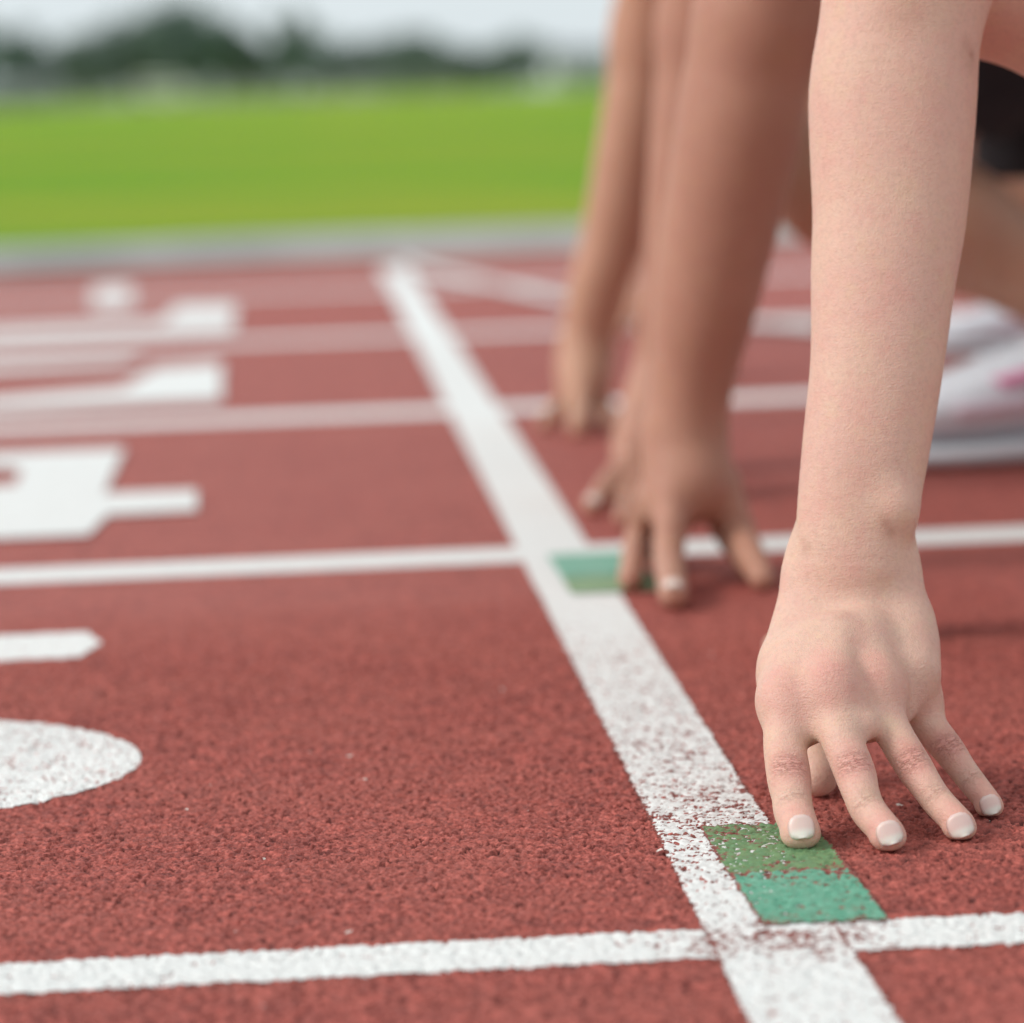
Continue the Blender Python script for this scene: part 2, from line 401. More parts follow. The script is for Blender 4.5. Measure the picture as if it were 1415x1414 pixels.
# curved break line running obliquely across the far lanes
cl = [(560, 362), (600, 374), (690, 392), (780, 413), (900, 432), (1130, 452)]
cb = [(1130, 461), (900, 441), (780, 422), (690, 402), (600, 384), (555, 370)]
polysheet('curved_break_line', cl + cb, M_WHITE, .0045)

# ------------------------------------------------------------------ kerb, grass field
kx = np.concatenate([np.linspace(-60, -2, 12), np.linspace(-1.6, 3, 24), np.linspace(4, 60, 10)])
ky0 = kerb_y(kx); 
def ribbon(name, x, ya, yb, z, mat, h=0.):
    n = len(x); rows = [(x, ya, np.full(n, -.02)), (x, ya, np.full(n, z)), (x, yb, np.full(n, z)), (x, yb, np.full(n, -.02))]
    V = np.concatenate([np.stack(r, -1) for r in rows]); I = np.arange(4 * n).reshape(4, n)
    Q = np.stack([I[:-1, :-1], I[:-1, 1:], I[1:, 1:], I[1:, :-1]], -1).reshape(-1, 4)
    return link(name, mesh_np(name, V, Q), mat, kind='structure')
ribbon('concrete_kerb', kx, ky0, ky0 + .16, .05, M_CONC)
ribbon('concrete_drain', kx, ky0 + .165, ky0 + 1.25, .012, M_CONC)
def mat_grass():
    s = N('mown_grass'); p = s.coord()
    n = s.noise(.16, 4, .65); n2 = s.noise(2.0, 4, .7); n3 = s.noise(60, 3, .7)
    c = s.mix(s.ramp(n, .38, .62), (0.155, 0.375, 0.016), (0.34, 0.41, 0.030))
    c = s.mix(s.ramp(n2, .4, .7, 0, .4), c, (0.24, 0.34, 0.05))
    c = s.mix(s.ramp(n3, .45, .75, 0, .5), c, (0.08, 0.17, 0.015))
    return s.set(Base_Color=c, Roughness=.9, Specular_IOR_Level=.1, Normal=s.bump(n3, .03, .8))
M_GRASS = mat_grass()
gxs = np.unique(np.concatenate([np.linspace(-3000, 3000, 9), kx])); gya = kerb_y(np.clip(gxs, -60, 60)) + 1.25
rows = [gya, gya + 4, gya + 20, gya + 80, gya + 300, gya + 1000, gya + 4000]
V = np.concatenate([np.stack([gxs, r, np.full(len(gxs), .015)], -1) for r in rows])
I = np.arange(len(V)).reshape(len(rows), -1)
Q = np.stack([I[:-1, :-1], I[:-1, 1:], I[1:, 1:], I[1:, :-1]], -1).reshape(-1, 4)
link('grass_field', mesh_np('grass_field', V, Q), M_GRASS, kind='structure')
# ground beyond and behind the track, so the world does not end there
me = mesh_np('ground', np.array([(-3000, -3000, -.03), (3000, -3000, -.03), (3000, 20, -.03), (-3000, 20, -.03)], float), np.array([[0, 1, 2, 3]]))
link('ground', me, M_GRASS, kind='structure')

# ================================================================== bodies: smooth-blended signed distance field
class Field:
    def __init__(s): s.p = []
    def add(s, a, b, ra, rb, k=.006, flat=None, fs=1., tag='body'):
        s.p.append((np.asarray(a, float), np.asarray(b, float), ra, rb, k, None if flat is None else nrm(flat), fs, tag)); return s
    def chain(s, pts, rad, k=.010, flat=None, fs=1., tag='arm', sub=6):
        pts = np.asarray(pts, float); rad = np.asarray(rad, float); n = len(pts)
        A = np.hstack([pts, rad[:, None], (np.ones(n) * fs)[:, None]]); E = np.vstack([2 * A[0] - A[1], A, 2 * A[-1] - A[-2]]); out = []
        for i in range(n - 1):
            p0_, p1_, p2_, p3_ = E[i:i + 4]
            for t in np.arange(sub) / sub:
                out.append(.5 * (2 * p1_ + (p2_ - p0_) * t + (2 * p0_ - 5 * p1_ + 4 * p2_ - p3_) * t * t + (3 * p1_ - p0_ - 3 * p2_ + p3_) * t ** 3))
        out.append(A[-1]); s.p.append(('chain', np.array(out), k, None if flat is None else nrm(flat), tag)); return s
    def ball(s, a, r, k=.006, **kw): return s.add(a, np.asarray(a) + 1e-6, r, r, k, **kw)
    @staticmethod
    def dist(p, X, Y, Z):
        a, b, ra, rb, k, fl, fs, _ = p
        ba = (b - a).astype(np.float32); L = float(ba @ ba) + 1e-12
        x, y, z = X - np.float32(a[0]), Y - np.float32(a[1]), Z - np.float32(a[2])
        t = np.clip((x * ba[0] + y * ba[1] + z * ba[2]) / np.float32(L), 0, 1)
        x = x - t * ba[0]; y = y - t * ba[1]; z = z - t * ba[2]
        q = x * x + y * y + z * z
        if fl is not None:
            e = x * np.float32(fl[0]) + y * np.float32(fl[1]) + z * np.float32(fl[2])
            q = q + (1 / fs ** 2 - 1) * e * e
        return np.sqrt(q) - (np.float32(ra) + np.float32(rb - ra) * t)
    @staticmethod
    def comb(F, d, k):
        sub = k < 0; k = abs(k)
        if sub:
            d = -d; h = np.clip(k - np.abs(F - d), 0, None) / k
            return np.maximum(F, d) + h * h * k * .25
        h = np.clip(k - np.abs(F - d), 0, None) / k
        return np.minimum(F, d) - h * h * k * .25
    @staticmethod
    def segs(p):
        _, O, k, fl, tag = p
        return [(O[i, :3], O[i + 1, :3], O[i, 3], O[i + 1, 3], k, fl, O[i, 4], tag) for i in range(len(O) - 1)]
    @staticmethod
    def box(p):
        r = max(p[2], p[3]) + abs(p[4]) + .02
        return np.minimum(p[0], p[1]) - r, np.maximum(p[0], p[1]) + r
    def ev(s, P, skip=()):
        P = np.asarray(P, np.float32); F = np.full(len(P), .06, np.float32)
        for p in s.p:
            ch = isinstance(p[0], str)
            if p[4 if ch else 7] in skip: continue
            sg = s.segs(p) if ch else [p]
            bs = [s.box(q) for q in sg]; lo = np.min([b[0] for b in bs], 0); hi = np.max([b[1] for b in bs], 0)
            idx = np.nonzero(np.all((P > lo) & (P < hi), axis=1))[0]
            if not len(idx): continue
            Pm = P[idx]; D = np.full(len(idx), .2, np.float32)
            for q, (l, h) in zip(sg, bs):
                m2 = np.all((Pm > l) & (Pm < h), axis=1)
                if m2.any(): D[m2] = np.minimum(D[m2], s.dist(q, Pm[m2, 0], Pm[m2, 1], Pm[m2, 2]))
            F[idx] = s.comb(F[idx], D, sg[0][4])
        return F
    def grid(s, xs, ys, zs, skip=()):
        F = np.full((len(xs), len(ys), len(zs)), .06, np.float32)
        def slices(lo, hi): return [slice(int(np.searchsorted(g, l)), int(np.searchsorted(g, h))) for g, l, h in ((xs, lo[0], hi[0]), (ys, lo[1], hi[1]), (zs, lo[2], hi[2]))]
        for p in s.p:
            ch = isinstance(p[0], str)
            if p[4 if ch else 7] in skip: continue
            sg = s.segs(p) if ch else [p]
            bs = [s.box(q) for q in sg]; sl = slices(np.min([b[0] for b in bs], 0), np.max([b[1] for b in bs], 0))
            if any(q.stop <= q.start for q in sl): continue
            sub = F[sl[0], sl[1], sl[2]]; D = np.full(sub.shape, .2, np.float32)
            for q, (l, h) in zip(sg, bs):
                t = slices(l, h)
                if any(u.stop <= u.start for u in t): continue
                X = xs[t[0]].astype(np.float32)[:, None, None]; Y = ys[t[1]].astype(np.float32)[None, :, None]; Z = zs[t[2]].astype(np.float32)[None, None, :]
                r = tuple(slice(u.start - w.start, u.stop - w.start) for u, w in zip(t, sl))
                D[r] = np.minimum(D[r], s.dist(q, X, Y, Z))
            F[sl[0], sl[1], sl[2]] = s.comb(sub, D, sg[0][4])
        return F
    def grad(s, P, e=2e-4, skip=()):
        g = np.zeros((len(P), 3))
        for i in range(3):
            dP = np.zeros(3); dP[i] = e
            g[:, i] = (s.ev(P + dP, skip) - s.ev(P - dP, skip)) / (2 * e)
        return g
    def mesh(s, xs, ys, zs, skip=(), refine=2):
        F = s.grid(xs, ys, zs, skip); S = F < 0
        nx, ny, nz = F.shape
        c = np.zeros((nx - 1, ny - 1, nz - 1), np.int8)
        cor = [(i, j, k) for i in (0, 1) for j in (0, 1) for k in (0, 1)]
        for i, j, k in cor: c += S[i:nx - 1 + i, j:ny - 1 + j, k:nz - 1 + k]
        A = np.argwhere((c > 0) & (c < 8)); del c
        G = [xs, ys, zs]
        cv = {q: F[A[:, 0] + q[0], A[:, 1] + q[1], A[:, 2] + q[2]] for q in cor}
        acc = np.zeros((len(A), 3)); cnt = np.zeros(len(A))
        for q in cor:
            for ax in range(3):
                if q[ax]: continue
                q2 = list(q); q2[ax] = 1; q2 = tuple(q2)
                a, b = cv[q], cv[q2]; m_ = (a < 0) != (b < 0)
                t = np.where(m_, a / np.where(m_, a - b, 1), 0)
                for d in range(3):
                    g = G[d]; base = g[A[:, d] + q[d]]
                    if d == ax: base = g[A[:, d]] * (1 - t) + g[A[:, d] + 1] * t
                    acc[:, d] += np.where(m_, base, 0)
                cnt += m_
        P = acc / cnt[:, None]
        lin = (A[:, 0].astype(np.int64) * (ny - 1) + A[:, 1]) * (nz - 1) + A[:, 2]
        Qs = []
        for ax in range(3):
            o = [(1, 2), (2, 0), (0, 1)][ax]
            sh = [slice(None)] * 3; sh2 = [slice(None)] * 3; sh[ax] = slice(0, -1); sh2[ax] = slice(1, None)
            e = np.argwhere(S[tuple(sh)] != S[tuple(sh2)])
            e = e[(e[:, o[0]] > 0) & (e[:, o[1]] > 0) & (e[:, o[0]] < F.shape[o[0]] - 1) & (e[:, o[1]] < F.shape[o[1]] - 1)]
            if not len(e): continue
            ins = S[e[:, 0], e[:, 1], e[:, 2]]
            q = []
            for da, db in ((0, 0), (-1, 0), (-1, -1), (0, -1)):
                r = e.copy(); r[:, o[0]] += da; r[:, o[1]] += db
                q.append(np.searchsorted(lin, (r[:, 0].astype(np.int64) * (ny - 1) + r[:, 1]) * (nz - 1) + r[:, 2]))
            q = np.stack(q, -1); q[~ins] = q[~ins][:, ::-1]; Qs.append(q)
        Q = np.concatenate(Qs)
        for _ in range(refine):
            g = s.grad(P, skip=skip); v = s.ev(P, skip)
            n2 = np.clip((g * g).sum(1), .25, None)
            P = P - np.clip(v / n2, -.004, .004)[:, None] * g
        return P, Q

def bands(*bs):
    out = []
    for a, b, st in bs: out.append(np.arange(a, b - st * .3, st))
    out.append(np.array([bs[-1][1]])); return np.concatenate(out)
TOCAM = -_F

def crouch(F, mid_y, sh_x, hip, kneeL, ankL, toeL, kneeR, ankR, toeR, elL, elR, s=1., sh_z=.61):
    """torso, head, upper arms and legs of a crouched sprinter facing -x; L is the side nearer the camera"""
    shL = np.array([sh_x, mid_y - .155, sh_z]); shR = np.array([sh_x, mid_y + .155, sh_z])
    hp = np.array(hip, float); hL = hp + (0, -.085, 0); hR = hp + (0, .085, 0)
    ch = np.array([sh_x + .05, mid_y, sh_z + .02]); wa = (ch * .42 + hp * .58) + (0, 0, .03)
    F.add(ch + (-.01, -.085, -.01), ch + (-.01, .085, -.01), .10, .10, .05)
    F.add(ch + (.02, -.03, -.02), wa, .125, .105, .06); F.add(ch + (.02, .03, -.02), wa, .125, .105, .06); F.add(wa, hp, .105, .12, .06)
    F.add(hL, hR, .095, .095, .05); F.add(hL + (.03, .01, .01), hR + (.03, -.01, .01), .085, .085, .04)
    nk = ch + (-.07, 0, .03); hd = nk + (-.13, 0, -.03)
    F.add(ch + (-.03, 0, .03), hd + (.05, 0, .02), .055, .050, .04)
    # head looking at the ground just ahead: skull, jaw, brow, nose, ears, chin
    up = nrm((-.62, 0, .78)); fw = nrm((-.78, 0, -.62))
    sk = hd + up * .035
    F.add(sk - fw * .02, sk + fw * .035, .078, .070, .03, tag='head')
    F.add(sk + fw * .045 - up * .03, sk + fw * .060 - up * .085, .050, .030, .03, tag='head')
    F.add(sk + fw * .100 - up * .012, sk + fw * .118 - up * .040, .007, .011, .010, tag='head')
    F.add(sk + fw * .088 + (0, -.03, 0) + up * .004, sk + fw * .088 + (0, .03, 0) + up * .004, .012, .012, .012, tag='head')
    F.add(sk + fw * .088 + (0, -.018, 0) - up * .068, sk + fw * .088 + (0, .018, 0) - up * .068, .008, .008, .006, tag='head')
    for sd_ in (-1, 1):
        F.ball(sk + fw * .098 + (0, sd_ * .030, 0) - up * .012, .011, -.008, tag='head')
        F.ball(sk + fw * .084 + (0, sd_ * .030, 0) - up * .012, .013, .003, tag='head')
        F.add(sk + (0, sd_ * .078, 0) - up * .008, sk + (0, sd_ * .082, 0) - up * .040, .016, .010, .006, flat=(0, 1, 0), fs=.45, tag='head')
    for sh, el in ((shL, elL), (shR, elR)):
        F.add(ch + (0, .1 if sh is shR else -.1, 0), sh, .07, .062, .05)
        mid = (sh + el) / 2 + (.012, 0, 0)
        F.add(sh, mid, .056 * s, .047 * s, .035); F.add(mid, el, .046 * s, .0375 * s, .03)
    for h, kn, an, to in ((hL, kneeL, ankL, toeL), (hR, kneeR, ankR, toeR)):
        kn, an, to = map(lambda q: np.asarray(q, float), (kn, an, to))
        F.add(h, kn, .088 * s, .056 * s, .04)
        cf = kn * .68 + an * .32; dn = nrm(np.cross(an - kn, (0, 1, 0)))
        if dn[2] > 0: dn = -dn
        bk = -nrm(np.cross(np.cross(an - kn, h - kn), an - kn))      # away from the thigh = shin side
        F.ball(kn, .058 * s, .02)
        F.add(kn - bk * -.004, cf + bk * -.010, .050 * s, .052 * s, .02); F.add(cf + bk * -.008, an, .050 * s, .033 * s, .03)
        F.add(an, to, .034 * s, .020 * s, .02)
    return sk, up, fw, ch, hp

def finish_skin(name, P, Q, mat, parent, attrs=None, off=np.zeros(3)):
    me = mesh_np(name, P - off, Q)
    n = len(P)
    for a in ('red', 'mark', 'fu', 'fv', 'wk'): attr(me, a, attrs[a] if attrs and a in attrs else np.zeros(n))
    return link(name, me, mat, parent, smooth=True)

def garment(name, F, xs, ys, zs, tags, off, keep, mat, parent, loc):
    """cloth = the body's own surface pushed out by `off`, kept where keep(P) holds, with a folded-in thickness"""
    G = Field(); G.p = [(a, b, ra + off, rb + off, k, f, fs, t) for a, b, ra, rb, k, f, fs, t in [p for p in F.p if not isinstance(p[0], str)] if t in tags]
    P, Q = G.mesh(xs, ys, zs, refine=1)
    kp = keep(P); Q = Q[kp[Q].all(1)]
    if not len(Q): return None
    u, inv = np.unique(Q, return_inverse=True); P = P[u]; Q = inv.reshape(Q.shape)
    nz_ = (n1(P[:, 0] * 31 + P[:, 1] * 17, 1) + n1(P[:, 2] * 29 - P[:, 1] * 21, 1, 40)) * .006
    g = G.grad(P, 1e-3); P = P + g * nz_[:, None]
    me = mesh_np(name, P - loc, Q); o = link(name, me, mat, parent, smooth=True)
    md = o.modifiers.new('hem', 'SOLIDIFY'); md.thickness = .003; md.offset = 1
    return o

def shoe(parent, ankle, toe, loc, yw=0., sc=1., label=None):
    """running shoe lofted from cross-sections: upper, foam sole, tongue/laces and pink overlays"""
    ankle, toe = np.asarray(ankle, float), np.asarray(toe, float)
    d = nrm(toe - ankle); d = nrm(d + (0, 0, 0))
    side = nrm(np.cross((0, 0, 1), d)); up = np.cross(d, side)
    heel = ankle - up * .075 * sc - d * .055 * sc if False else None
    # local frame: sole plane from heel to toe
    L = .275 * sc
    def loft(name, prof, mat, par, nrad=22):
        Vv = []; 
        for t, hw, z0, z1, n_ in prof:
            for j in range(nrad):
                a = 2 * math.pi * j / nrad; ca, sa = math.cos(a), math.sin(a)
                x = np.sign(ca) * abs(ca) ** (2 / n_) * hw; zz = (z0 + z1) / 2 + np.sign(sa) * abs(sa) ** (2 / n_) * (z1 - z0) / 2
                bend = -.025 * math.sin(math.pi * min(1, t)) * .6 if abs(x) > 0 else 0
                Vv.append(org + fwd * (t * L) + side * x * sc + upv * zz * sc)
        n = len(prof); Vv = np.array(Vv); Qq = [[i * nrad + j, i * nrad + (j + 1) % nrad, (i + 1) * nrad + (j + 1) % nrad, (i + 1) * nrad + j] for i in range(n - 1) for j in range(nrad)]
        me = mesh_np(name, Vv - loc, np.array(Qq))
        import bmesh
        bm = bmesh.new(); bm.from_mesh(me); bmesh.ops.holes_fill(bm, edges=[e for e in bm.edges if e.is_boundary]); bmesh.ops.recalc_face_normals(bm, faces=bm.faces); bm.to_mesh(me); bm.free()
        o = link(name, me, mat, par, smooth=True); o.modifiers.new('s', 'SUBSURF').render_levels = 1; return o
    fwd = shoe.fwd if shoe.fwd is not None else d
    fwd = nrm(fwd); side = nrm(np.cross((0, 0, 1), fwd)); upv = np.cross(fwd, side)
    org = toe - fwd * L
    up_prof = [(0.0, .020, .022, .070, 2.3), (.03, .030, .020, .088, 2.3), (.12, .034, .018, .098, 2.4), (.24, .033, .018, .098, 2.4), (.38, .034, .018, .090, 2.3),
               (.52, .038, .016, .074, 2.3), (.66, .044, .015, .060, 2.3), (.80, .044, .014, .050, 2.3), (.91, .036, .016, .042, 2.2), (.97, .022, .018, .034, 2.0), (.995, .008, .022, .028, 2.0)]
    so_prof = [(-.02, .018, .004, .024, 3), (.0, .030, .001, .026, 3), (.12, .037, 0, .024, 3), (.35, .034, .002, .021, 3), (.60, .042, .0, .017, 3), (.80, .046, .001, .015, 3), (.93, .037, .004, .016, 3), (.99, .022, .008, .018, 3), (1.0, .008, .011, .017, 3)]
    u = loft('shoe_upper', up_prof, M_SHOE, parent)
    if label: u['label'] = label
    loft('shoe_sole', so_prof, M_SOLE, u)
    def patch(name, quads, mat):
        for (t0, z0), (t1, z1), (t2, z2), (t3, z3) in quads:
            for sd_ in (1, -1):
                Vv, Qq = [], []; b = 0
                for i in range(7):
                    for j in range(3):
                        a_, c = i / 6, j / 2
                        t = (t0 * (1 - a_) + t1 * a_) * (1 - c) + (t3 * (1 - a_) + t2 * a_) * c
                        z = (z0 * (1 - a_) + z1 * a_) * (1 - c) + (z3 * (1 - a_) + z2 * a_) * c
                        hw = np.interp(t, [p[0] for p in up_prof], [p[1] for p in up_prof]); zl = np.interp(t, [p[0] for p in up_prof], [p[2] for p in up_prof]); zh = np.interp(t, [p[0] for p in up_prof], [p[3] for p in up_prof])
                        q = min(.97, abs((z - (zl + zh) / 2) / ((zh - zl) / 2))); x = hw * (1 - q ** 2.35) ** (1 / 2.35) + .0015
                        Vv.append(org + fwd * t * L + side * sd_ * x * sc + upv * z * sc)
                for i in range(6):
                    for j in range(2): Qq.append([b + i * 3 + j, b + (i + 1) * 3 + j, b + (i + 1) * 3 + j + 1, b + i * 3 + j + 1])
                o = link(name, mesh_np(name, np.array(Vv) - loc, np.array(Qq)), mat, u, smooth=True)
                md = o.modifiers.new('t', 'SOLIDIFY'); md.thickness = .0012; md.offset = 0
    patch('pink_overlay', [((.60, .056), (.46, .066), (.45, .056), (.57, .050)), ((.36, .070), (.26, .080), (.25, .060), (.34, .054))], M_PINK)
    patch('pale_pink_overlay', [((.70, .041), (.50, .046), (.48, .034), (.68, .032)), ((.42, .044), (.16, .054), (.16, .036), (.42, .032))], M_PALEPINK)
    for i in range(6):
        Vv, Qq = [], []
        t = .34 + i * .05; z = np.interp(t, [p[0] for p in up_prof], [p[3] for p in up_prof]) + .002
        b = len(Vv)
        for xx, dz in ((-.020, -.004), (-.007, 0), (.007, 0), (.020, -.004)):
            for dt in (-.010, .010): Vv.append(org + fwd * (t + dt) * L + side * xx * sc + upv * (z + dz) * sc)
        for j in range(3): Qq.append([b + 2 * j, b + 2 * j + 1, b + 2 * j + 3, b + 2 * j + 2])
        o = link('lace', mesh_np('lace', np.array(Vv) - loc, np.array(Qq)), M_SHOE, u, smooth=False); md = o.modifiers.new('t', 'SOLIDIFY'); md.thickness = .003
    return u
shoe.fwd = None

def hair(F, sk, up, fw, mat, parent, loc):
    G = Field()
    G.add(sk - fw * .028 + up * .006, sk + fw * .022 + up * .012, .083, .076, .02)
    G.add(sk - fw * .07 + up * .0, sk - fw * .12 - up * .02, .028, .030, .02)
    G.add(sk - fw * .12 - up * .02, sk - fw * .15 - up * .12, .028, .012, .02)
    G.ball(sk + fw * .12 - up * .06, .085, -.01)
    lo, hi = sk - .26, sk + .2
    P, Q = G.mesh(*(np.arange(lo[i], hi[i], .006) for i in range(3)), refine=1)
    w_ = n1(P[:, 1] * 900 + P[:, 2] * 60, 1) * .003
    P = P + G.grad(P, 1e-3) * w_[:, None]
    return link('hair', mesh_np('hair', P - loc, Q), mat, parent, smooth=True)
def eyes(sk, up, fw, parent, loc):
    M_EYE = bpy.data.materials.get('eye') or simple('eye', (.7, .68, .65), .2)
    M_IR = bpy.data.materials.get('iris') or simple('iris', (.03, .02, .012), .15)
    for sd_ in (-1, 1):
        c = sk + fw * .0845 + np.array((0, sd_ * .030, 0)) - up * .012
        for nm, mt, r, cc in (('eye', M_EYE, .0125, c), ('iris', M_IR, .006, c + fw * .0078)):
            import bmesh
            bm = bmesh.new(); bmesh.ops.create_uvsphere(bm, u_segments=16, v_segments=10, radius=r, matrix=Matrix.Translation(Vector(cc - loc)))
            me = bpy.data.meshes.new(nm); bm.to_mesh(me); bm.free()
            if nm == 'eye': eo = link(nm, me, mt, parent, smooth=True)
            else: link(nm, me, mt, eo, smooth=True)

class Marks:
    """per-vertex masks for skin: reddened knuckles, crease lines, small marks"""
    def __init__(s): s.red = []; s.crease = []; s.mark = []
    def eval(s, P, Nn):
        n = len(P); A = {k: np.zeros(n) for k in ('red', 'mark', 'fu', 'fv', 'wk')}
        for c, ax, dn, r, amt in s.red:
            d = P - c; t = (d @ ax) / (r * 1.15); q = d - np.outer(d @ ax, ax); e = (q ** 2).sum(1) / r ** 2 + t ** 2
            A['red'] = np.maximum(A['red'], amt * np.exp(-e) * np.clip(Nn @ dn * 1.4 + .2, 0, 1))
        for c, ax, dn, hl, hw, amt in s.crease:
            d = P - c; t = d @ ax; sd_ = np.cross(ax, dn); u = d @ sd_
            w_ = amt * np.exp(-(t / hl) ** 2 - (u / hw) ** 4) * np.clip(Nn @ dn * 1.5, 0, 1)
            b = w_ > A['wk']
            A['fu'] = np.where(b, t * 1000 * .9, A['fu']); A['fv'] = np.where(b, u * 1000 * .9 + hash(str(c[0])) % 1, A['fv']); A['wk'] = np.where(b, w_, A['wk'])
        for c, r, amt in s.mark:
            c = np.asarray(c); A['mark'] = np.maximum(A['mark'], amt * np.exp(-((P - c) ** 2).sum(1) / r ** 2))
        return A

M_NAIL = None
def mat_nail():
    s = N('fingernail')
    v = s.attr('v')
    c = s.mix(s.ramp(v, .50, .80), (.77, .545, .49), (.82, .74, .66))
    c = s.mix(s.ramp(v, .0, .30, .5, 0), c, (.76, .60, .56))
    return s.set(Base_Color=c, Roughness=.34, Specular_IOR_Level=.45, Subsurface_Weight=.12, Subsurface_Scale=.003)
M_NAIL = mat_nail()

def nail(F, dip, tip, dorsal, w, ln, back, parent, loc, skip=(), shift=0.):
    ax = nrm(tip - dip); dn = nrm(dorsal - ax * (dorsal @ ax)); sd_ = np.cross(ax, dn)
    U, Vv = np.meshgrid(np.linspace(-1, 1, 17), np.linspace(0, 1, 19), indexing='ij'); u, v = U.ravel(), Vv.ravel()
    wid = w * np.sqrt(np.clip(1 - np.clip((.42 - v) / .42, 0, 1) ** 2 * .80 - np.clip((v - .48) / .52, 0, 1) ** 2.2 * .86, 0.01, 1))
    crv = -.10 * (u ** 2)
    base = tip + ax[None] * ((-back + v + np.where(v > .8, crv * (v - .8) * 5, 0))[:, None] * ln) + sd_[None] * ((u * wid + shift)[:, None])
    # drop each point on to the skin from outside along -dorsal
    h = np.full(len(u), .016)
    for _ in range(24):
        d = F.ev(base + dn * h[:, None], skip); h = np.clip(h - d * .7, -.02, .02)
    H = h.reshape(U.shape)
    # smooth arch: quadratic across, straight lengthwise so that the free edge keeps its line
    Hn = np.zeros_like(H); mid = H[8]
    k = np.polyfit(Vv[8][3:14], mid[3:14], 1); line = np.polyval(k, Vv[8]); line = np.where(Vv[8] > .55, np.maximum(line - .12 * (Vv[8] - .55) ** 2 * ln, line * 0 + line.min()), line)
    arch = np.clip(mid[9] - H[:, 9], 0, .0042)
    Hn = line[None, :] - (np.abs(U) ** 2.2) * np.minimum(arch.mean() * 1.9, .0030)
    lift = .00018 - .0009 * (Vv < .06) - .0009 * (np.abs(U) > .97)
    P = base + dn[None] * (Hn + lift).ravel()[:, None]
    I = np.arange(U.size).reshape(U.shape); Q = np.stack([I[:-1, :-1], I[1:, :-1], I[1:, 1:], I[:-1, 1:]], -1).reshape(-1, 4)
    me = mesh_np('fingernail', P - loc, Q); attr(me, 'v', v)
    o = link('fingernail', me, M_NAIL, parent, smooth=True)
    md = o.modifiers.new('t', 'SOLIDIFY'); md.thickness = .0005; md.offset = 1
    return o

# ================================================================== runner nearest the camera
F1 = Field(); K1 = Marks()
LOC1 = np.array([.60, 1.86, 0.])
HEMI = nrm(TOCAM + (0, 0, .25))
# --- near hand (back of the hand to the camera): wrist, palm and splayed fingers
tip = [Wz(1106, 1147, .0084), Wz(1227, 1152, .0076), Wz(1326, 1139, .0068), Wz(1367, 1110, .0060)]
dpt = lambda p: float((np.asarray(p) - CAM) @ _F)
td = [dpt(t) for t in tip]
wr = W(1178, 785, 1.702)
mcp = [W(1091, 972, td[0] + .050), W(1150, 952, td[1] + .052), W(1212, 952, td[2] + .046), W(1262, 968, td[3] + .030)]
prx = [W(1084, 1022, td[0] + .037), W(1160, 1012, td[1] + .039), W(1232, 1007, td[2] + .034), W(1284, 1003, td[3] + .022)]
pip = [W(1090, 1073, td[0] + .026), W(1181, 1067, td[1] + .027), W(1263, 1060, td[2] + .024), W(1311, 1037, td[3] + .016)]
mdl = [W(1094, 1101, td[0] + .019), W(1190, 1097, td[1] + .019), W(1281, 1087, td[2] + .017), W(1329, 1062, td[3] + .012)]
dip = [W(1097, 1122, td[0] + .013), W(1201, 1122, td[1] + .013), W(1297, 1109, td[2] + .012), W(1345, 1083, td[3] + .008)]
rad = [(.0106, .0098, .0101, .0092, .0091, .0086), (.0102, .0094, .0094, .0084, .0081, .0076), (.0098, .0086, .0085, .0075, .0073, .0070), (.0092, .0082, .0076, .0067, .0064, .0059)]
palmdn = nrm(TOCAM + (0, 0, .62))
up0 = np.array([0, 0, 1.])
PXM = lambda r, d: r * d / FPX * .985
FN = nrm(TOCAM)
# forearm: one long spline from elbow to wrist, widths read off its outline
fa_ = [(1251, 0, 105, 1.744), (1241, 60, 114, 1.741), (1234, 130, 118, 1.738), (1232, 200, 115, 1.734), (1229, 300, 108, 1.728), (1221, 380, 102, 1.722), (1212, 500, 93.5, 1.713),
       (1199, 600, 90, 1.707), (1188, 680, 86, 1.702), (1180, 740, 82, 1.699), (1178, 785, 85, 1.698)]
F1.chain([W(x, y, d) for x, y, r, d in fa_], [PXM(r, d) for x, y, r, d in fa_], k=.02, flat=FN, fs=.80, tag='arm', sub=4)
# back of the hand: a thin slab that widens to the knuckles
pa_ = [(1178, 780, 82, 1.700, .62), (1177, 815, 92, 1.694, .50), (1177, 850, 100, 1.688, .42), (1175, 890, 105, 1.680, .36), (1173, 930, 107, 1.668, .33)]
cpt = np.array([W(x, y, d) - palmdn * .0018 for x, y, r, d, f in pa_])
F1.chain(cpt, [PXM(r, d) for x, y, r, d, f in pa_], k=.018, flat=palmdn, fs=.385, tag='hand', sub=4)
for q_, (x_, y_, d_) in enumerate([(1118, 1006, td[0] + .043), (1197, 1003, td[1] + .043), (1258, 996, td[3] + .032)]): F1.ball(W(x_, y_, d_), .0062, .009, tag='hand')   # webs
F1.add(W(1094, 925, 1.672), W(1091, 955, 1.655), .0110, .0108, .012, tag='hand')
F1.add(W(1178, 785, 1.702) - palmdn * .004, W(1174, 870, 1.690) - palmdn * .008, .0210, .0190, .014, tag='hand')
cmc = [wr + CR * q * .001 for q in (-18, -6, 6, 17)]
for i in range(4):
    F1.add(cmc[i] * .35 + mcp[i] * .65 - palmdn * .0030, mcp[i] - palmdn * .0025, .0112, rad[i][0] * 1.03, .020, tag='hand')
F1.add(W(1108, 880, 1.690), W(1094, 940, 1.676), .0125, .0112, .014, tag='hand')          # thumb-side muscle
F1.add(W(1252, 860, 1.690), W(1264, 925, 1.668), .0105, .0100, .014, tag='hand')           # little-finger side
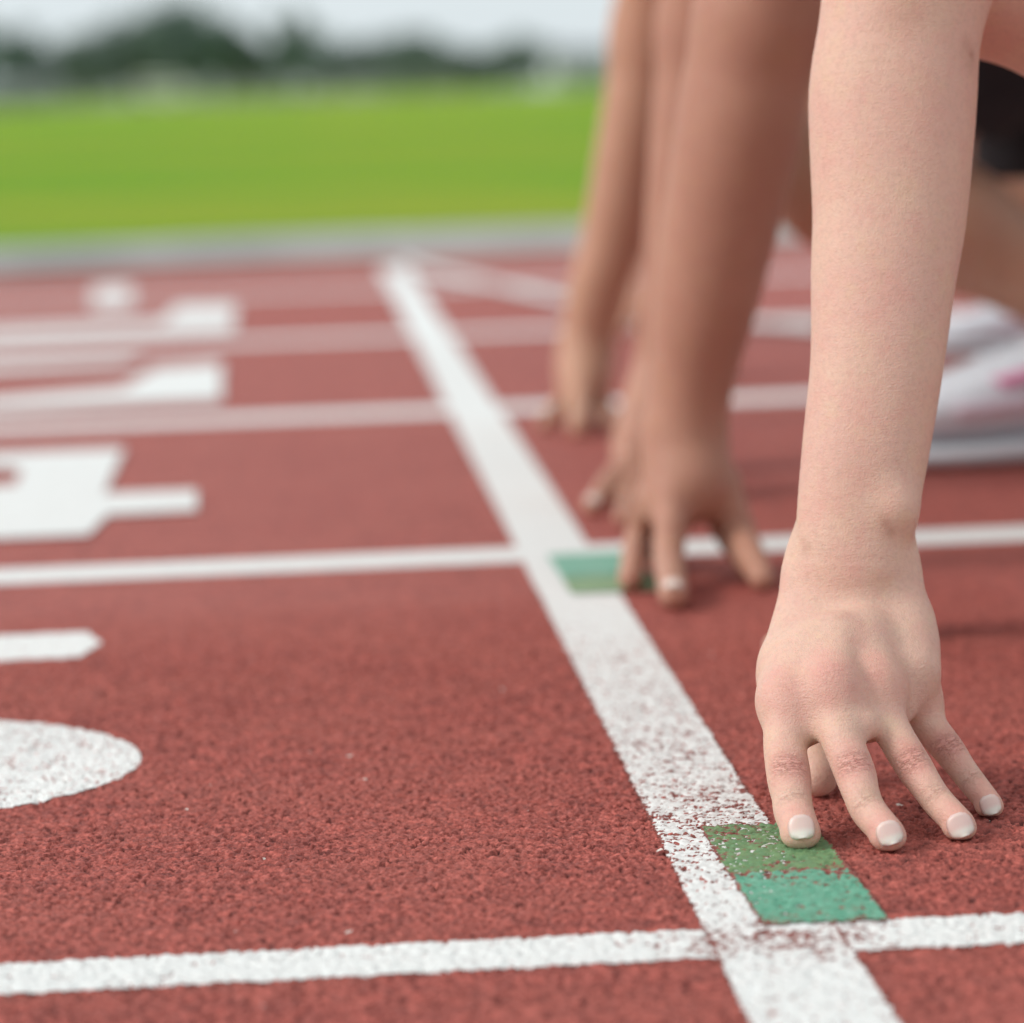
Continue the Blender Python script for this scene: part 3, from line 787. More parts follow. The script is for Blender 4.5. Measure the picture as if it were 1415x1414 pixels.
for i in range(4):
    F1.chain([mcp[i] - palmdn * .001, prx[i], pip[i], mdl[i], dip[i], tip[i]], rad[i], k=.0085, tag='hand', sub=5)
    F1.ball(mcp[i] + palmdn * .0004, rad[i][0] * .93, .012, tag='hand')                          # knuckle
    F1.add(mcp[i] * .55 + wr * .45 + palmdn * .0060, mcp[i] + palmdn * .0058, .0014, .0026, .016, tag='hand')  # tendon
for i in range(4): F1.add(tip[i] + CR * .0008 - up0 * .0022, tip[i] - CR * .0008 - up0 * .0022, rad[i][5] * .90, rad[i][5] * .90, .003, flat=up0, fs=.74, tag='hand')   # pads pressed wide
# thumb, reaching down behind the fingers
th = [W(1128, 860, 1.705), W(1112, 940, 1.725), W(1124, 1012, 1.732), Wz(1131, 1074, .0095)]
F1.chain(th, (.0165, .0130, .0112, .0094), k=.012, tag='hand', sub=4)
elA = W(1262, -70, 1.750)
F1.ball(W(1238, 705, 1.6865), .0070, .016, tag='arm')                                         # wrist bone
w0 = W(1181, 735, 1.694)
def finger(F, a, b, c, r, k=.005, kr=.010):
    a, b, c = map(np.asarray, (a, b, c)); m_ = (a + b) / 2; e = b * .45 + c * .55
    F.chain([a, m_, b, e, c], [r[0], (r[0] + r[1]) / 2 * .97, r[1], r[1] * .5 + r[2] * .48, r[2]], k=kr, tag='hand', sub=3); return b, c
# --- her other arm, straight behind the near one
wH = W(1182, 845, 2.19); hH = W(1178, 885, 2.17)
F1.chain([W(1268, -10, 2.06), W(1252, 60, 2.07), W(1232, 220, 2.10), W(1205, 480, 2.14), W(1190, 700, 2.17), wH], (.037, .0385, .039, .033, .027, .0265), k=.012, tag='arm', sub=4)
elB1 = W(1275, -30, 2.058)
F1.add(wH, hH, .026, .026, .014, tag='hand')
gH = Wz(1180, 925, 0)
for dx_, dy_ in ((-.035, .035), (-.014, .055), (.010, .056), (.032, .045)):
    kk = hH + (dx_ * .6, dy_ * .35, -.018); finger(F1, kk, kk + (dx_ * .35, dy_ * .4, -.030), np.array([gH[0] + dx_ * 1.1, gH[1] + dy_ + .01, .008]), (.0115, .0095, .0080))
finger(F1, hH + (-.012, -.015, -.01), hH + (-.028, -.03, -.04), np.array([gH[0] - .030, gH[1] - .035, .010]), (.014, .012, .010))
# --- trunk and legs
k1 = W(1322, -104, 1.83)
sk1, up1, fw1, ch1, hp1 = crouch(F1, 1.86, .315, (.80, 1.86, .62), (k1[0], 1.82, k1[2]), (k1[0] + .33, 1.80, .195), (k1[0] + .24, 1.80, .035),
       (.79, 1.96, .20), (1.16, 1.96, .135), (1.14, 1.96, .03), elA, elB1)
for i in range(4):
    ax = nrm(dip[i] - mcp[i]); dn = nrm(HEMI - ax * (HEMI @ ax)); ps = pip[i]
    K1.red.append((ps + dn * .006, ax, dn, .0100, .95)); K1.crease.append((ps + dn * .004, ax, dn, .0052, .0084, .85))
    K1.red.append((mcp[i] + palmdn * .008, ax, palmdn, .0130, .85)); K1.crease.append((mcp[i] + palmdn * .006, ax, palmdn, .0065, .0090, .22))
    ad = nrm(tip[i] - dip[i]); dd = nrm(HEMI - ad * (HEMI @ ad))
    K1.crease.append((dip[i] + dd * .004, ad, dd, .0034, .0070, .50))
    K1.red.append((tip[i] + dd * .002, ad, dd, .0115, .75))
axf = nrm(w0 - wr)
K1.red.append((W(1175, 755, 1.67), axf, FN, .020, .28)); K1.red.append((W(1190, 660, 1.68), axf, FN, .030, .16))
def surf(F, x_, y_, d0=1.60):
    for _ in range(60):
        v_ = float(F.ev(np.array([W(x_, y_, d0)]))[0])
        if v_ < 2e-4: break
        d0 += v_ * .8
    return W(x_, y_, d0)
K1.mark += [(surf(F1, 1224, 724), .0034, .42), (surf(F1, 1230, 734), .0030, .40), (surf(F1, 1217, 716), .003, .22), (surf(F1, 1343, 76), .0032, .60), (surf(F1, 1336, 62), .0040, .32), (surf(F1, 1341, 92), .004, .25),
            (surf(F1, 1255, 14), .012, .26), (surf(F1, 1235, 24), .010, .20), (surf(F1, 1113, 757), .0030, .35), (surf(F1, 1110, 748), .0025, .25), (surf(F1, 1172, 655), .016, .12), (surf(F1, 1158, 850), .006, .13)]
for x_, y_, r_, a_ in [(1190, 590, .020, .22), (1175, 440, .025, .2), (1270, 560, .02, .18), (1160, 210, .03, .18), (1290, 180, .03, .22), (1130, 700, .012, .3), (1200, 400, .03, .15), (1250, 330, .02, .16), (1195, 905, .012, .3), (1140, 905, .012, .25)]:
    K1.red.append((surf(F1, x_, y_), nrm((0, 0, 1.)), FN, r_, a_))
for x_, y_, hl, hw, a_ in [(1125, 752, .005, .014, .14), (1165, 770, .012, .028, .12), (1340, 78, .006, .007, .22), (1175, 870, .02, .03, .12)]:
    K1.crease.append((surf(F1, x_, y_), nrm((0, 0, -1.)), FN, hl, hw, a_))

xs = bands((.0, .205, .004), (.205, .345, .00085), (.345, .44, .003), (.44, 1.35, .013))
ys = bands((1.50, 1.555, .004), (1.555, 1.72, .00095), (1.72, 1.85, .004), (1.85, 2.04, .010), (2.04, 2.28, .0045), (2.28, 2.32, .01))
zs = bands((-.008, .135, .00095), (.135, .43, .0030), (.43, .95, .010))
P, Q = F1.mesh(xs, ys, zs)
P[:, 2] = np.where(P[:, 2] < .0006, .0006 + (P[:, 2] - .0006) * .1, P[:, 2])      # finger pads pressed on the track
R1 = root('person', 'fair skinned runner in front, bare forearm and spread fingers beside the nearest green mark', 'person', LOC1, 'runners crouched at the start line')
gN = F1.grad(P); gN /= np.linalg.norm(gN, axis=1)[:, None] + 1e-9
finish_skin('body', P, Q, M_SKIN1, R1, K1.eval(P, gN), LOC1)
nw = [.0057, .0056, .0058, .0046]; nsh = [.0, .0002, .0008, .0006]
for i in range(4):
    ad = nrm(tip[i] - dip[i]); ax_ = nrm(ad * .75 - up0 * .50); dd = nrm(TOCAM + up0 * .30); dd = nrm(dd - ax_ * (dd @ ax_))
    nail(F1, tip[i] - ax_ * .01, tip[i], dd, nw[i], (.0112, .0110, .0112, .0094)[i], .26, R1, LOC1, shift=nsh[i])
cx, cy, cz = np.arange(.0, 1.35, .012), np.arange(1.5, 2.25, .012), np.arange(.15, 1.0, .012)
garment('shorts', F1, cx, cy, cz, ('body',), .010, lambda P: (P[:, 0] > .69) & (P[:, 2] > .40), M_BLACK, R1, LOC1)
garment('singlet', F1, cx, cy, cz, ('body',), .007, lambda P: (P[:, 0] > ch1[0] - .09) & (P[:, 0] < .72) & (P[:, 2] > .52) & (np.abs(P[:, 1] - 1.86) < .15), M_TOP, R1, LOC1)
hair(F1, sk1, up1, fw1, M_HAIR, R1, LOC1); eyes(sk1, up1, fw1, R1, LOC1)
shoe.fwd = np.array([-.80, 0, -.55]); shoe(R1, (k1[0] + .33, 1.80, .195), (k1[0] + .21, 1.80, .012), LOC1)
shoe.fwd = np.array([-.28, 0, -.96]); shoe(R1, (1.16, 1.96, .135), (1.10, 1.96, .012), LOC1)

# ================================================================== middle runner: both hands, the near one in front of the second lane line
FM = Field(); LOCM = np.array([.80, 2.63, 0.])
wB = W(946, 600, 2.475); eB = W(1060, 10, 2.385)
fb_ = [(1062, -30, 88, 2.385), (1056, 0, 88, 2.390), (1038, 80, 88, 2.395), (1022, 170, 88, 2.405), (1003, 270, 83, 2.42), (978, 400, 74, 2.44), (961, 500, 61, 2.458), (949, 580, 55, 2.47), (947, 615, 56, 2.475)]
FM.chain([W(x, y, d) for x, y, r, d in fb_], [r * d / FPX for x, y, r, d in fb_], k=.012, tag='arm', sub=4)
hb = W(950, 665, 2.468)
FM.add(wB, hb, .0265, .0285, .014, tag='hand'); FM.add(hb, W(925, 700, 2.468), .024, .018, .014, tag='hand'); FM.add(hb, W(975, 672, 2.485), .022, .018, .014, tag='hand')
bT = Wz(930, 822, .0105)
nb1 = finger(FM, W(930, 690, 2.452), W(924, 765, 2.430), bT, (.0130, .0108, .0098))
finger(FM, W(902, 685, 2.49), W(881, 745, 2.51), Wz(870, 800, .009), (.0125, .0098, .0080))
finger(FM, W(925, 700, 2.51), W(915, 750, 2.56), Wz(912, 772, .009), (.012, .0098, .0085))
finger(FM, W(985, 680, 2.50), W(1010, 738, 2.50), Wz(1038, 786, .009), (.0150, .0120, .0090))
finger(FM, W(995, 675, 2.475), W(1022, 738, 2.468), Wz(1053, 800, .008), (.0150, .0118, .0085))
wC = W(915, 545, 2.955); eC = W(985, 30, 2.90)
fc_ = [(988, -20, 66, 2.90), (978, 50, 68, 2.905), (968, 160, 68, 2.915), (958, 280, 65, 2.93), (940, 400, 54, 2.942), (922, 500, 46, 2.955), (908, 570, 46, 2.950)]
FM.chain([W(x, y, d) for x, y, r, d in fc_], [r * d / FPX for x, y, r, d in fc_], k=.012, tag='arm', sub=4)
hc = W(893, 610, 2.925)
FM.add(wC, hc, .026, .026, .014, tag='hand'); FM.add(hc, W(920, 640, 2.92), .024, .020, .014, tag='hand'); FM.add(hc, W(872, 635, 2.92), .020, .013, .014, tag='hand')
nC = [finger(FM, W(870, 640, 2.905), W(842, 668, 2.885), Wz(818, 699, .008), (.0115, .0098, .0084)),
      finger(FM, W(885, 655, 2.90), W(872, 690, 2.875), Wz(862, 716, .008), (.0112, .0096, .0082)),
      finger(FM, W(905, 655, 2.90), W(902, 700, 2.87), Wz(900, 728, .008), (.0108, .0090, .0078)),
      finger(FM, W(925, 650, 2.90), W(932, 690, 2.88), Wz(938, 716, .007), (.0098, .0080, .0066))]
finger(FM, W(885, 630, 2.96), W(868, 665, 3.0), Wz(860, 690, .009), (.013, .011, .0095))
skM, upM, fwM, chM, hpM = crouch(FM, 2.63, .40, (1.02, 2.63, .62), (.685, 2.545, .37), (1.00, 2.55, .15), (.90, 2.55, .035),
       (1.00, 2.74, .17), (1.37, 2.74, .135), (1.35, 2.74, .03), eB, eC, sh_z=.60)
P, Q = FM.mesh(bands((.02, .40, .0030), (.40, 1.55, .013)), bands((2.26, 2.58, .0028), (2.58, 2.76, .010), (2.76, 3.05, .0035), (3.05, 3.09, .01)), bands((-.008, .14, .0026), (.14, .45, .0050), (.45, .95, .012)))
P[:, 2] = np.where(P[:, 2] < .0006, .0006, P[:, 2])
RM = root('person', 'tanned middle runner leaning on brown arms, fingers touching the faded green mark', 'person', LOCM, 'runners crouched at the start line')
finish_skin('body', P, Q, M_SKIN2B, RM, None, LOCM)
nail(FM, nb1[0], nb1[1], nrm(TOCAM + up0 * .5), .0060, .0125, .35, RM, LOCM)
for (a, b), dv in zip(nC[:1], (.3,)): nail(FM, a, b, nrm(TOCAM + up0 * .6), .0052, .0115, .5, RM, LOCM)
cx, cy, cz = np.arange(.1, 1.6, .012), np.arange(2.3, 3.0, .012), np.arange(.15, 1.0, .012)
garment('shorts', FM, cx, cy, cz, ('body',), .010, lambda P: (P[:, 0] > .90) & (P[:, 2] > .40), M_BLACK, RM, LOCM)
garment('singlet', FM, cx, cy, cz, ('body',), .007, lambda P: (P[:, 0] > chM[0] - .09) & (P[:, 0] < .95) & (P[:, 2] > .50) & (np.abs(P[:, 1] - 2.63) < .15), M_TOP, RM, LOCM)
hair(FM, skM, upM, fwM, M_HAIR, RM, LOCM); eyes(skM, upM, fwM, RM, LOCM)
shoe.fwd = np.array([-.62, 0, -.78]); shoe(RM, (1.00, 2.55, .15), (.88, 2.55, .012), LOCM)
shoe.fwd = np.array([-.28, 0, -.96]); shoe(RM, (1.37, 2.74, .135), (1.32, 2.74, .012), LOCM)

# ================================================================== runner in the second lane
F2 = Field(); LOC2 = np.array([.80, 3.24, 0.])
elN = W(975, 60, 3.08); wN = W(945, 560, 3.14); hN = W(948, 605, 3.13)
F2.chain([elN, W(970, 180, 3.09), W(960, 350, 3.11), wN], (.037, .0385, .035, .026), k=.012, tag='arm', sub=4); F2.add(wN, hN, .026, .025, .014, tag='hand')
gN_ = Wz(950, 650, 0)
for dx_, dy_ in ((-.022, -.03), (-.006, -.045), (.012, -.045), (.026, -.035)):
    kk = hN + (dx_ * .6, dy_ * .3, -.012); finger(F2, kk, kk + (dx_ * .35, dy_ * .4, -.020), np.array([gN_[0] + dx_, gN_[1] + dy_ * .6, .008]), (.0115, .0095, .0080))
wD = W(812, 478, 3.60); eD = W(905, 45, 3.50)
fd_ = [(912, -10, 54, 3.50), (900, 60, 54, 3.505), (884, 160, 53, 3.52), (868, 240, 50, 3.54), (851, 320, 46, 3.56), (826, 400, 41, 3.58), (812, 470, 36, 3.60), (808, 510, 37, 3.60)]
F2.chain([W(x, y, d) for x, y, r, d in fd_], [r * d / FPX for x, y, r, d in fd_], k=.012, tag='arm', sub=4)
hd_ = W(808, 520, 3.59); F2.add(wD, hd_, .026, .026, .014, tag='hand')
finger(F2, W(805, 530, 3.575), W(800, 565, 3.555), Wz(799, 590, .010), (.0145, .012, .0105))
finger(F2, W(796, 528, 3.60), W(776, 560, 3.60), Wz(754, 584, .009), (.012, .0098, .0085))
finger(F2, W(815, 535, 3.63), W(812, 560, 3.66), Wz(812, 574, .009), (.012, .0095, .0082))
finger(F2, W(822, 528, 3.61), W(834, 556, 3.61), Wz(842, 584, .009), (.012, .0095, .0080))
kn2 = W(1158, 248, 3.17); an2 = W(1600, 462, 3.19)
hp2 = (.85, 3.17, .60)
kr2 = np.array([.80, 3.30, .135])
sk2, up2, fw2, ch2, hp2 = crouch(F2, 3.24, .42, hp2, kn2, (an2[0], an2[1], .095), (an2[0] - .13, an2[1], .045),
      kr2, (1.18, 3.30, .13), (1.17, 3.30, .03), elN, eD, sh_z=.58)
P, Q = F2.mesh(bands((.10, .42, .0038), (.42, 1.4, .013)), bands((3.00, 3.22, .005), (3.22, 3.40, .012), (3.40, 3.72, .0040), (3.72, 3.76, .01)), bands((-.008, .14, .0032), (.14, .45, .0055), (.45, .95, .012)))
P[:, 2] = np.where(P[:, 2] < .0006, .0006, P[:, 2])
R2 = root('person', 'olive skinned runner wearing black shorts and the big white shoe with pink marks', 'person', LOC2, 'runners crouched at the start line')
finish_skin('body', P, Q, M_SKIN2, R2, None, LOC2)
# loose black shorts: the far thigh hangs almost upright, its hem low
F2g = Field(); F2g.p = list(F2.p)
hx = W(1492, 100, 3.30)
F2g.add(np.array([.86, 3.27, .60]), np.array([hx[0], 3.30, .33]), .115, .092, .03); F2g.add(np.array([hx[0], 3.30, .33]), np.array([hx[0] - .002, 3.30, .20]), .092, .086, .02)
F2g.add(kn2 * .62 + np.array([.85, 3.08, .60]) * .38, np.array([.85, 3.08, .60]), .085, .11, .03)
cx, cy, cz = np.arange(.3, 1.4, .010), np.arange(2.8, 3.6, .010), np.arange(.14, .95, .010)
garment('shorts', F2g, cx, cy, cz, ('body',), .006, lambda P: (P[:, 0] > .60) & (P[:, 2] > .238) & ((P[:, 2] > .29) | (np.abs(P[:, 1] - 3.30) < .10)), M_BLACK, R2, LOC2)
garment('singlet', F2, np.arange(.2, 1.0, .012), cy, cz, ('body',), .007, lambda P: (P[:, 0] > ch2[0] - .09) & (P[:, 0] < .85) & (P[:, 2] > .48) & (np.abs(P[:, 1] - 3.24) < .15), M_TOP, R2, LOC2)
hair(F2, sk2, up2, fw2, M_HAIR, R2, LOC2); eyes(sk2, up2, fw2, R2, LOC2)
tx = Wz(1128, 652)[0]
shoe.fwd = np.array([-1, .02, 0]); shoe(R2, (tx + .2, kn2[1], .1), (tx, Wz(1290, 650)[1] + .05, .001), LOC2, sc=1.38)
shoe.fwd = np.array([-.28, 0, -.96]); shoe(R2, (1.18, 3.30, .13), (1.13, 3.30, .012), LOC2)

# ================================================================== runner in the third lane, mostly hidden
F3 = Field(); LOC3 = np.array([1.0, 4.45, 0.])
def plain_arm(F, hx_, y, el, sgn):
    wri = np.array([hx_ + .01, y, .105]); F.add(wri, wri * .45 + el * .55, .027, .036, .012, tag='arm'); F.add(wri * .45 + el * .55, el, .036, .038, .015, tag='arm')
    pl = np.array([hx_, y - .015 * sgn, .07]); F.add(wri, pl, .026, .030, .014, tag='hand')
    for q, (dx, dy) in enumerate(((-.04, .012), (-.018, .03), (.006, .034), (.028, .026))):
        kn = pl + (dx * .6, -sgn * .02 * -1 * 0 + sgn * .0 + dy * -.5, -.025); finger(F, kn, kn + (dx * .3, -dy * .5, -.022), np.array([kn[0] + dx * .6, kn[1] - dy * .9, .008]), (.012, .0095, .008))
    finger(F, pl + (-.02, .02, -.01), pl + (-.035, .035, -.04), np.array([pl[0] - .04, pl[1] + .045, .010]), (.014, .012, .010))
elE, elG = np.array([.56, 4.16, .36]), np.array([.565, 4.74, .36])
plain_arm(F3, .500, 4.08, elE, 1); plain_arm(F3, .545, 4.84, elG, -1)
tx3 = Wz(1298, 498)[0]
sk3, up3, fw3, ch3, hp3 = crouch(F3, 4.45, .60, (1.10, 4.45, .62), (.72, 4.33, .33), (tx3 + .23, 4.30, .10), (tx3 + .10, 4.30, .04),
      (1.12, 4.55, .16), (1.48, 4.55, .13), (1.47, 4.55, .03), elE, elG, sh_z=.64)
P, Q = F3.mesh(bands((.3, .72, .006), (.72, 1.6, .014)), bands((3.98, 4.3, .006), (4.3, 4.66, .014), (4.66, 4.95, .006)), bands((-.008, .15, .005), (.15, .95, .012)))
P[:, 2] = np.where(P[:, 2] < .0006, .0006, P[:, 2])
R3 = root('person', 'farthest runner, mostly hidden behind the other arms, one pale grey shoe showing', 'person', LOC3, 'runners crouched at the start line')
finish_skin('body', P, Q, M_SKIN3, R3, None, LOC3)
cx, cy, cz = np.arange(.4, 1.6, .012), np.arange(4.0, 4.9, .012), np.arange(.14, .95, .012)
garment('shorts', F3, cx, cy, cz, ('body',), .010, lambda P: (P[:, 0] > .95) & (P[:, 2] > .40), M_BLACK, R3, LOC3)
garment('singlet', F3, cx, cy, cz, ('body',), .007, lambda P: (P[:, 0] > ch3[0] - .09) & (P[:, 0] < 1.0) & (P[:, 2] > .50) & (np.abs(P[:, 1] - 4.45) < .15), M_TOP, R3, LOC3)
hair(F3, sk3, up3, fw3, M_HAIR, R3, LOC3); eyes(sk3, up3, fw3, R3, LOC3)
shoe.fwd = np.array([-1, 0, 0]); shoe(R3, (tx3 + .2, 4.3, .1), (tx3 - .01, 4.30, .001), LOC3)
shoe.fwd = np.array([-.28, 0, -.96]); shoe(R3, (1.48, 4.55, .13), (1.43, 4.55, .012), LOC3)

# ================================================================== far background: trees, buildings, van, fence
M_LEAF = simple('hazed_green_foliage', (.125, .180, .155), .8, (.165, .220, .180), .35)  # both foliage colours have distance haze mixed in: paler and bluer
M_LEAF2 = simple('hazed_dark_foliage', (.095, .150, .125), .8, (.130, .185, .150), .35)
M_BARK = simple('bark', (.09, .07, .05), .9, (.06, .05, .04), 3)
def far(px, py, d): return W(px, py, d)
def tree(px, d, hpx, wpx, mat, label, group='trees beyond the playing field'):
    base = far(px, 100, d); base[2] = 0
    h = hpx * 1.42 / FPX * d; wd = wpx / FPX * d * .62; r = np.random.RandomState(int(px * 7 + d) % 9999)
    R = root('tree', label, 'tree', base, group)
    # trunk with limbs
    seg = []; th_ = h * .035
    Vv, Qq = [], []
    def tube(a, b, ra, rb):
        a, b = np.array(a, float), np.array(b, float); ax = nrm(b - a); u = nrm(np.cross(ax, (.3, .9, .1))); v = np.cross(ax, u); n = len(Vv)
        for p, rr in ((a, ra), (b, rb)):
            for j in range(7): t = 2 * math.pi * j / 7; Vv.append(p + (u * math.cos(t) + v * math.sin(t)) * rr)
        for j in range(7): Qq.append([n + j, n + (j + 1) % 7, n + 7 + (j + 1) % 7, n + 7 + j])
    tube((0, 0, -.3), (0, 0, h * .35), th_ * 1.2, th_); tube((0, 0, h * .35), (h * .02, 0, h * .75), th_, th_ * .4)
    for i in range(6):
        a = i * 1.1 + r.rand(); z = h * (.25 + .06 * i); tube((0, 0, z), (math.cos(a) * wd * .6, math.sin(a) * wd * .6, z + h * .22), th_ * .5, th_ * .12)
    link('trunk', mesh_np('trunk', np.array(Vv), np.array(Qq)), M_BARK, R)
    nc = 34; cl = r.randn(nc, 3); cl /= np.linalg.norm(cl, axis=1)[:, None]; cl *= (r.rand(nc, 1) ** .4) * .78
    cen = cl * (wd, wd, h * .44) + (0, 0, h * .56); cr = (.20 + .20 * r.rand(nc)) * min(wd, h * .5)
    n = 3600; k = r.randint(0, nc, n); dv = r.randn(n, 3); dv /= np.linalg.norm(dv, axis=1)[:, None]
    c = cen[k] + dv * (cr[k] * (.55 + .5 * r.rand(n)))[:, None]
    c[:, 2] = np.maximum(c[:, 2], h * .06)
    sz = h * .034 * (.6 + .9 * r.rand(n)); a = r.randn(n, 3); a /= np.linalg.norm(a, axis=1)[:, None]; b = np.cross(a, dv); b /= np.linalg.norm(b, axis=1)[:, None] + 1e-9
    Vq = np.stack([c + a * sz[:, None], c + b * sz[:, None] * .7, c - a * sz[:, None], c - b * sz[:, None] * .7], 1).reshape(-1, 3)
    link('crown', mesh_np('crown', Vq, np.arange(4 * n).reshape(-1, 4)), mat, R)
TR = [(-60, 430, 92, 120, 0, 'broad tree at the far left edge of the field'), (25, 420, 80, 100, 1, 'low dark tree beside the blue grey building'),
      (110, 460, 74, 120, 0, 'short round tree just right of the blue grey building'), (185, 440, 86, 120, 0, 'mid green tree rising behind the white van'),
      (255, 430, 100, 120, 1, 'tall dark tree right behind the white van'), (310, 450, 88, 90, 0, 'bushy tree left of the tall narrow tree'),
      (352, 455, 62, 80, 0, 'small tree in the dip before the narrow dark tree'), (403, 410, 92, 58, 1, 'narrow dark tree standing highest in the middle of the row'),
      (452, 450, 50, 90, 1, 'low dark tree just right of the narrow tall one'), (515, 450, 60, 110, 0, 'wide low tree in the middle of the right half'),
      (575, 440, 66, 90, 0, 'rounded tree making the right hand hump'), (640, 460, 52, 100, 1, 'low tree right of the rounded hump'),
      (705, 440, 58, 90, 0, 'last tree before the pale building'), (765, 470, 44, 80, 0, 'half hidden tree at the side of the pale building'),
      (930, 470, 60, 110, 0, 'tree behind the second runner\'s arms'), (1080, 460, 64, 110, 1, 'tree behind the first runner\'s far arm'), (1370, 450, 60, 120, 0, 'tree behind the second runner\'s shorts')]
for px, d, h_, w_, k, lb in TR: tree(px, d, h_, w_, (M_LEAF, M_LEAF2)[k], lb)

# continuous wood behind the single trees
r = np.random.RandomState(5); n = 26000; d0 = 560.
ux = r.uniform(-420, 1500, n); px_ = np.where((ux > 735) & (ux < 880), ux - 200, ux)
hh = (74 + 10 * np.sin(px_ / 61.) + 9 * np.sin(px_ / 23. + 1)) / FPX * d0
bs = np.array([far(q, 100, d0) for q in px_]); bs[:, 2] = 0
c = bs + np.stack([r.randn(n) * .5, r.uniform(-6, 14, n), hh * r.rand(n) ** .8 * (.75 + .3 * r.rand(n))], -1)
a = r.randn(n, 3); a /= np.linalg.norm(a, axis=1)[:, None]; b = np.cross(a, r.randn(n, 3)); b /= np.linalg.norm(b, axis=1)[:, None]
sz = .34 * (.5 + r.rand(n))
Vq = np.stack([c + a * sz[:, None], c + b * sz[:, None] * .7, c - a * sz[:, None], c - b * sz[:, None] * .7], 1).reshape(-1, 3)
link('distant_wood', mesh_np('distant_wood', Vq, np.arange(4 * n).reshape(-1, 4)), M_LEAF, label='continuous low wood behind the single trees at the far end of the field', cat='wood', kind='stuff')

def boxm(name, lo, hi, mat, parent, **kw):
    lo, hi = np.array(lo, float), np.array(hi, float)
    V = np.array([[(lo, hi)[i][0], (lo, hi)[j][1], (lo, hi)[k][2]] for i in (0, 1) for j in (0, 1) for k in (0, 1)])
    Q = np.array([[0, 1, 3, 2], [4, 6, 7, 5], [0, 4, 5, 1], [2, 3, 7, 6], [0, 2, 6, 4], [1, 5, 7, 3]])
    return link(name, mesh_np(name, V, Q), mat, parent, **kw)
M_BLUE = simple('blue_grey_render', (.24, .30, .36), .8, (.28, .34, .40), .5)
M_PALE = simple('pale_render', (.62, .66, .66), .8, (.56, .60, .60), .5)
M_ROOF = simple('grey_roof', (.16, .17, .18), .8, (.20, .21, .22), .8)
M_GLASS = simple('window_glass', (.04, .05, .06), .1)
M_FR = simple('white_frame', (.75, .75, .73), .5)
def building(px, d, wpx, hpx, mat, label, nwin, dep=9):
    b = far(px, 100, d); b[2] = 0; wd = wpx / FPX * d; h = hpx / FPX * d
    R = root('house', label, 'house', b)
    boxm('wall', (-wd / 2, 0, -.2), (wd / 2, dep, h * .72), mat, R)
    V = np.array([(-wd / 2 - .4, -.5, h * .70), (wd / 2 + .4, -.5, h * .70), (wd / 2 + .4, dep + .5, h * .70), (-wd / 2 - .4, dep + .5, h * .70), (-wd / 2 - .4, dep / 2, h), (wd / 2 + .4, dep / 2, h)])
    me = bpy.data.meshes.new('roof'); me.from_pydata(V.tolist(), [], [(0, 1, 5, 4), (2, 3, 4, 5), (0, 4, 3), (1, 2, 5), (0, 3, 2, 1)]); link('roof', me, M_ROOF, R)
    for i in range(nwin):
        x = -wd / 2 + wd * (i + .5) / nwin
        f = boxm('window', (x - .6, -.06, h * .25), (x + .6, .02, h * .52), M_FR, R); boxm('pane', (x - .5, -.09, h * .25 + .12), (x + .5, -.065, h * .52 - .12), M_GLASS, f)
    boxm('door', (wd * .02 - .5, -.05, 0), (wd * .02 + .5, .03, h * .40), M_ROOF, R)
building(22, 400, 100, 38, M_BLUE, 'long blue grey building at the left behind the field', 5)
building(806, 380, 86, 58, M_PALE, 'pale building at the right end of the tree row', 4)
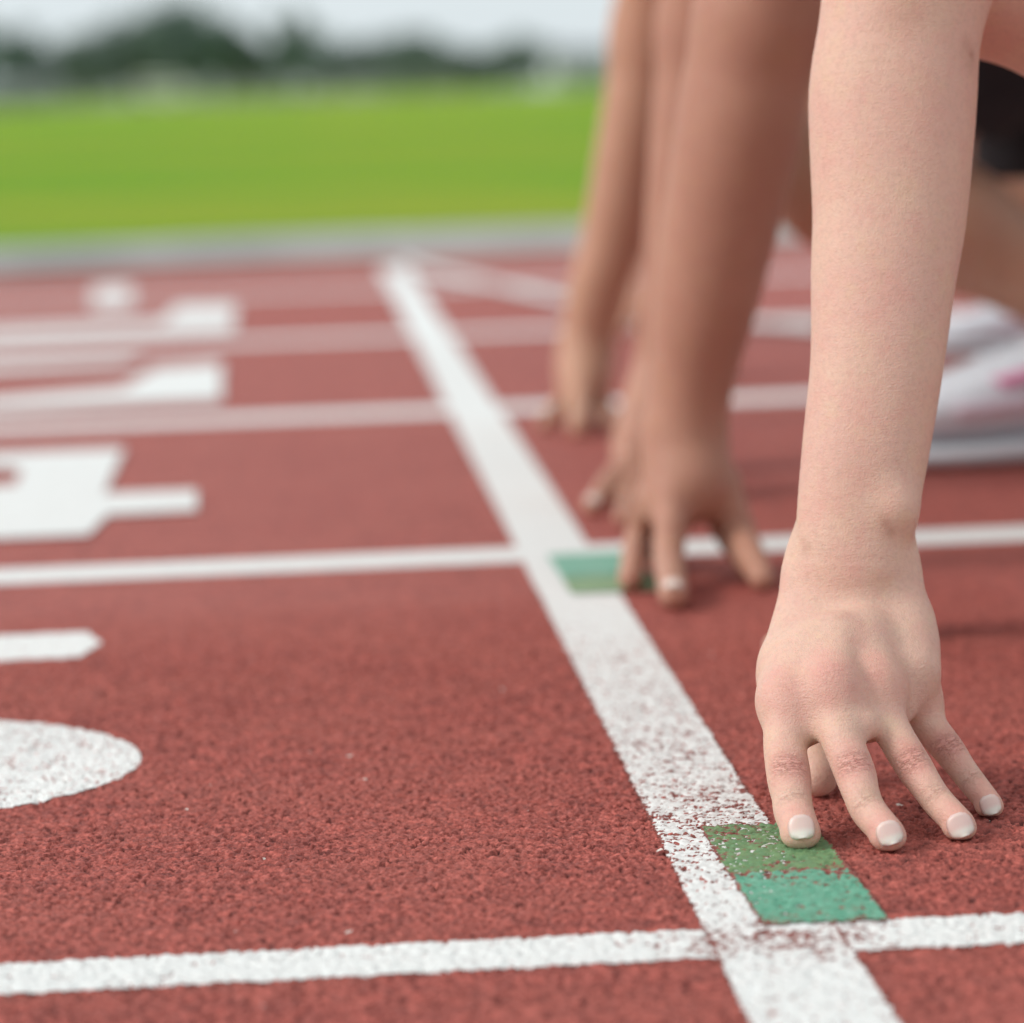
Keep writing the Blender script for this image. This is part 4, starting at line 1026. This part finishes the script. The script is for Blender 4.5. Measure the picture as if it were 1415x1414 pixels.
# van whose bright white body shows as a soft disc
vb = far(226, 118, 300); vb[2] = 0
RV = root('parked_van', 'white van parked on the far side of the field before the trees', 'van', vb)
M_VAN = simple('white_van_paint', (.80, .80, .76), .3); M_TY = simple('tyre_rubber', (.02, .02, .02), .8)
def prism(name, prof, y0, y1, mat, parent):
    n = len(prof); V = [(x, y0, z) for x, z in prof] + [(x, y1, z) for x, z in prof]
    me = bpy.data.meshes.new(name); me.from_pydata(V, [], [tuple(range(n))[::-1], tuple(range(n, 2 * n))] + [(i, (i + 1) % n, n + (i + 1) % n, n + i) for i in range(n)])
    return link(name, me, mat, parent)
bd = prism('body', [(-2.2, .35), (2.3, .35), (2.35, .95), (1.75, 1.15), (1.15, 1.95), (-2.15, 2.05), (-2.25, 1.0)], -.9, .9, M_VAN, RV)
boxm('window', (-1.9, -.93, 1.2), (-.6, -.905, 1.75), M_GLASS, RV); boxm('window', (-.4, -.93, 1.2), (.9, -.905, 1.75), M_GLASS, RV)
for x in (-1.45, 1.5):
    for y in (-.92, .70):
        prof = [(x + .34 * math.cos(t), .34 + .34 * math.sin(t)) for t in np.linspace(0, 2 * math.pi, 17)[:-1]]
        prism('wheel', prof, y, y + .22, M_TY, RV)
# low fence: posts and rails
fa, fb = far(-260, 128, 210), far(640, 100, 210)
RF = root('field_fence', 'low pale rail fence along the far side of the field', 'fence', (fa[0], fa[1], 0))
nn = 26; du = (fb - fa) / nn; du[2] = 0
M_FEN = simple('weathered_pale_wood', (.27, .29, .22), .8, (.22, .24, .18), 1)
for i in range(nn + 1):
    p = du * i; boxm('post', (p[0] - .07, p[1] - .07, 0), (p[0] + .07, p[1] + .07, 1.2), M_FEN, RF)
for z in (.45, 1.0):
    for i in range(nn):
        a, b = du * i, du * (i + 1)
        V = np.array([(a[0] + .08, a[1] - .03, z), (b[0] - .08, b[1] - .03, z), (b[0] - .08, b[1] + .03, z), (a[0] + .08, a[1] + .03, z), (a[0] + .08, a[1] - .03, z + .16), (b[0] - .08, b[1] - .03, z + .16), (b[0] - .08, b[1] + .03, z + .16), (a[0] + .08, a[1] + .03, z + .16)])
        link('rail', mesh_np('rail', V, np.array([[0, 3, 2, 1], [4, 5, 6, 7], [0, 1, 5, 4], [1, 2, 6, 5], [2, 3, 7, 6], [3, 0, 4, 7]])), M_FEN, RF)
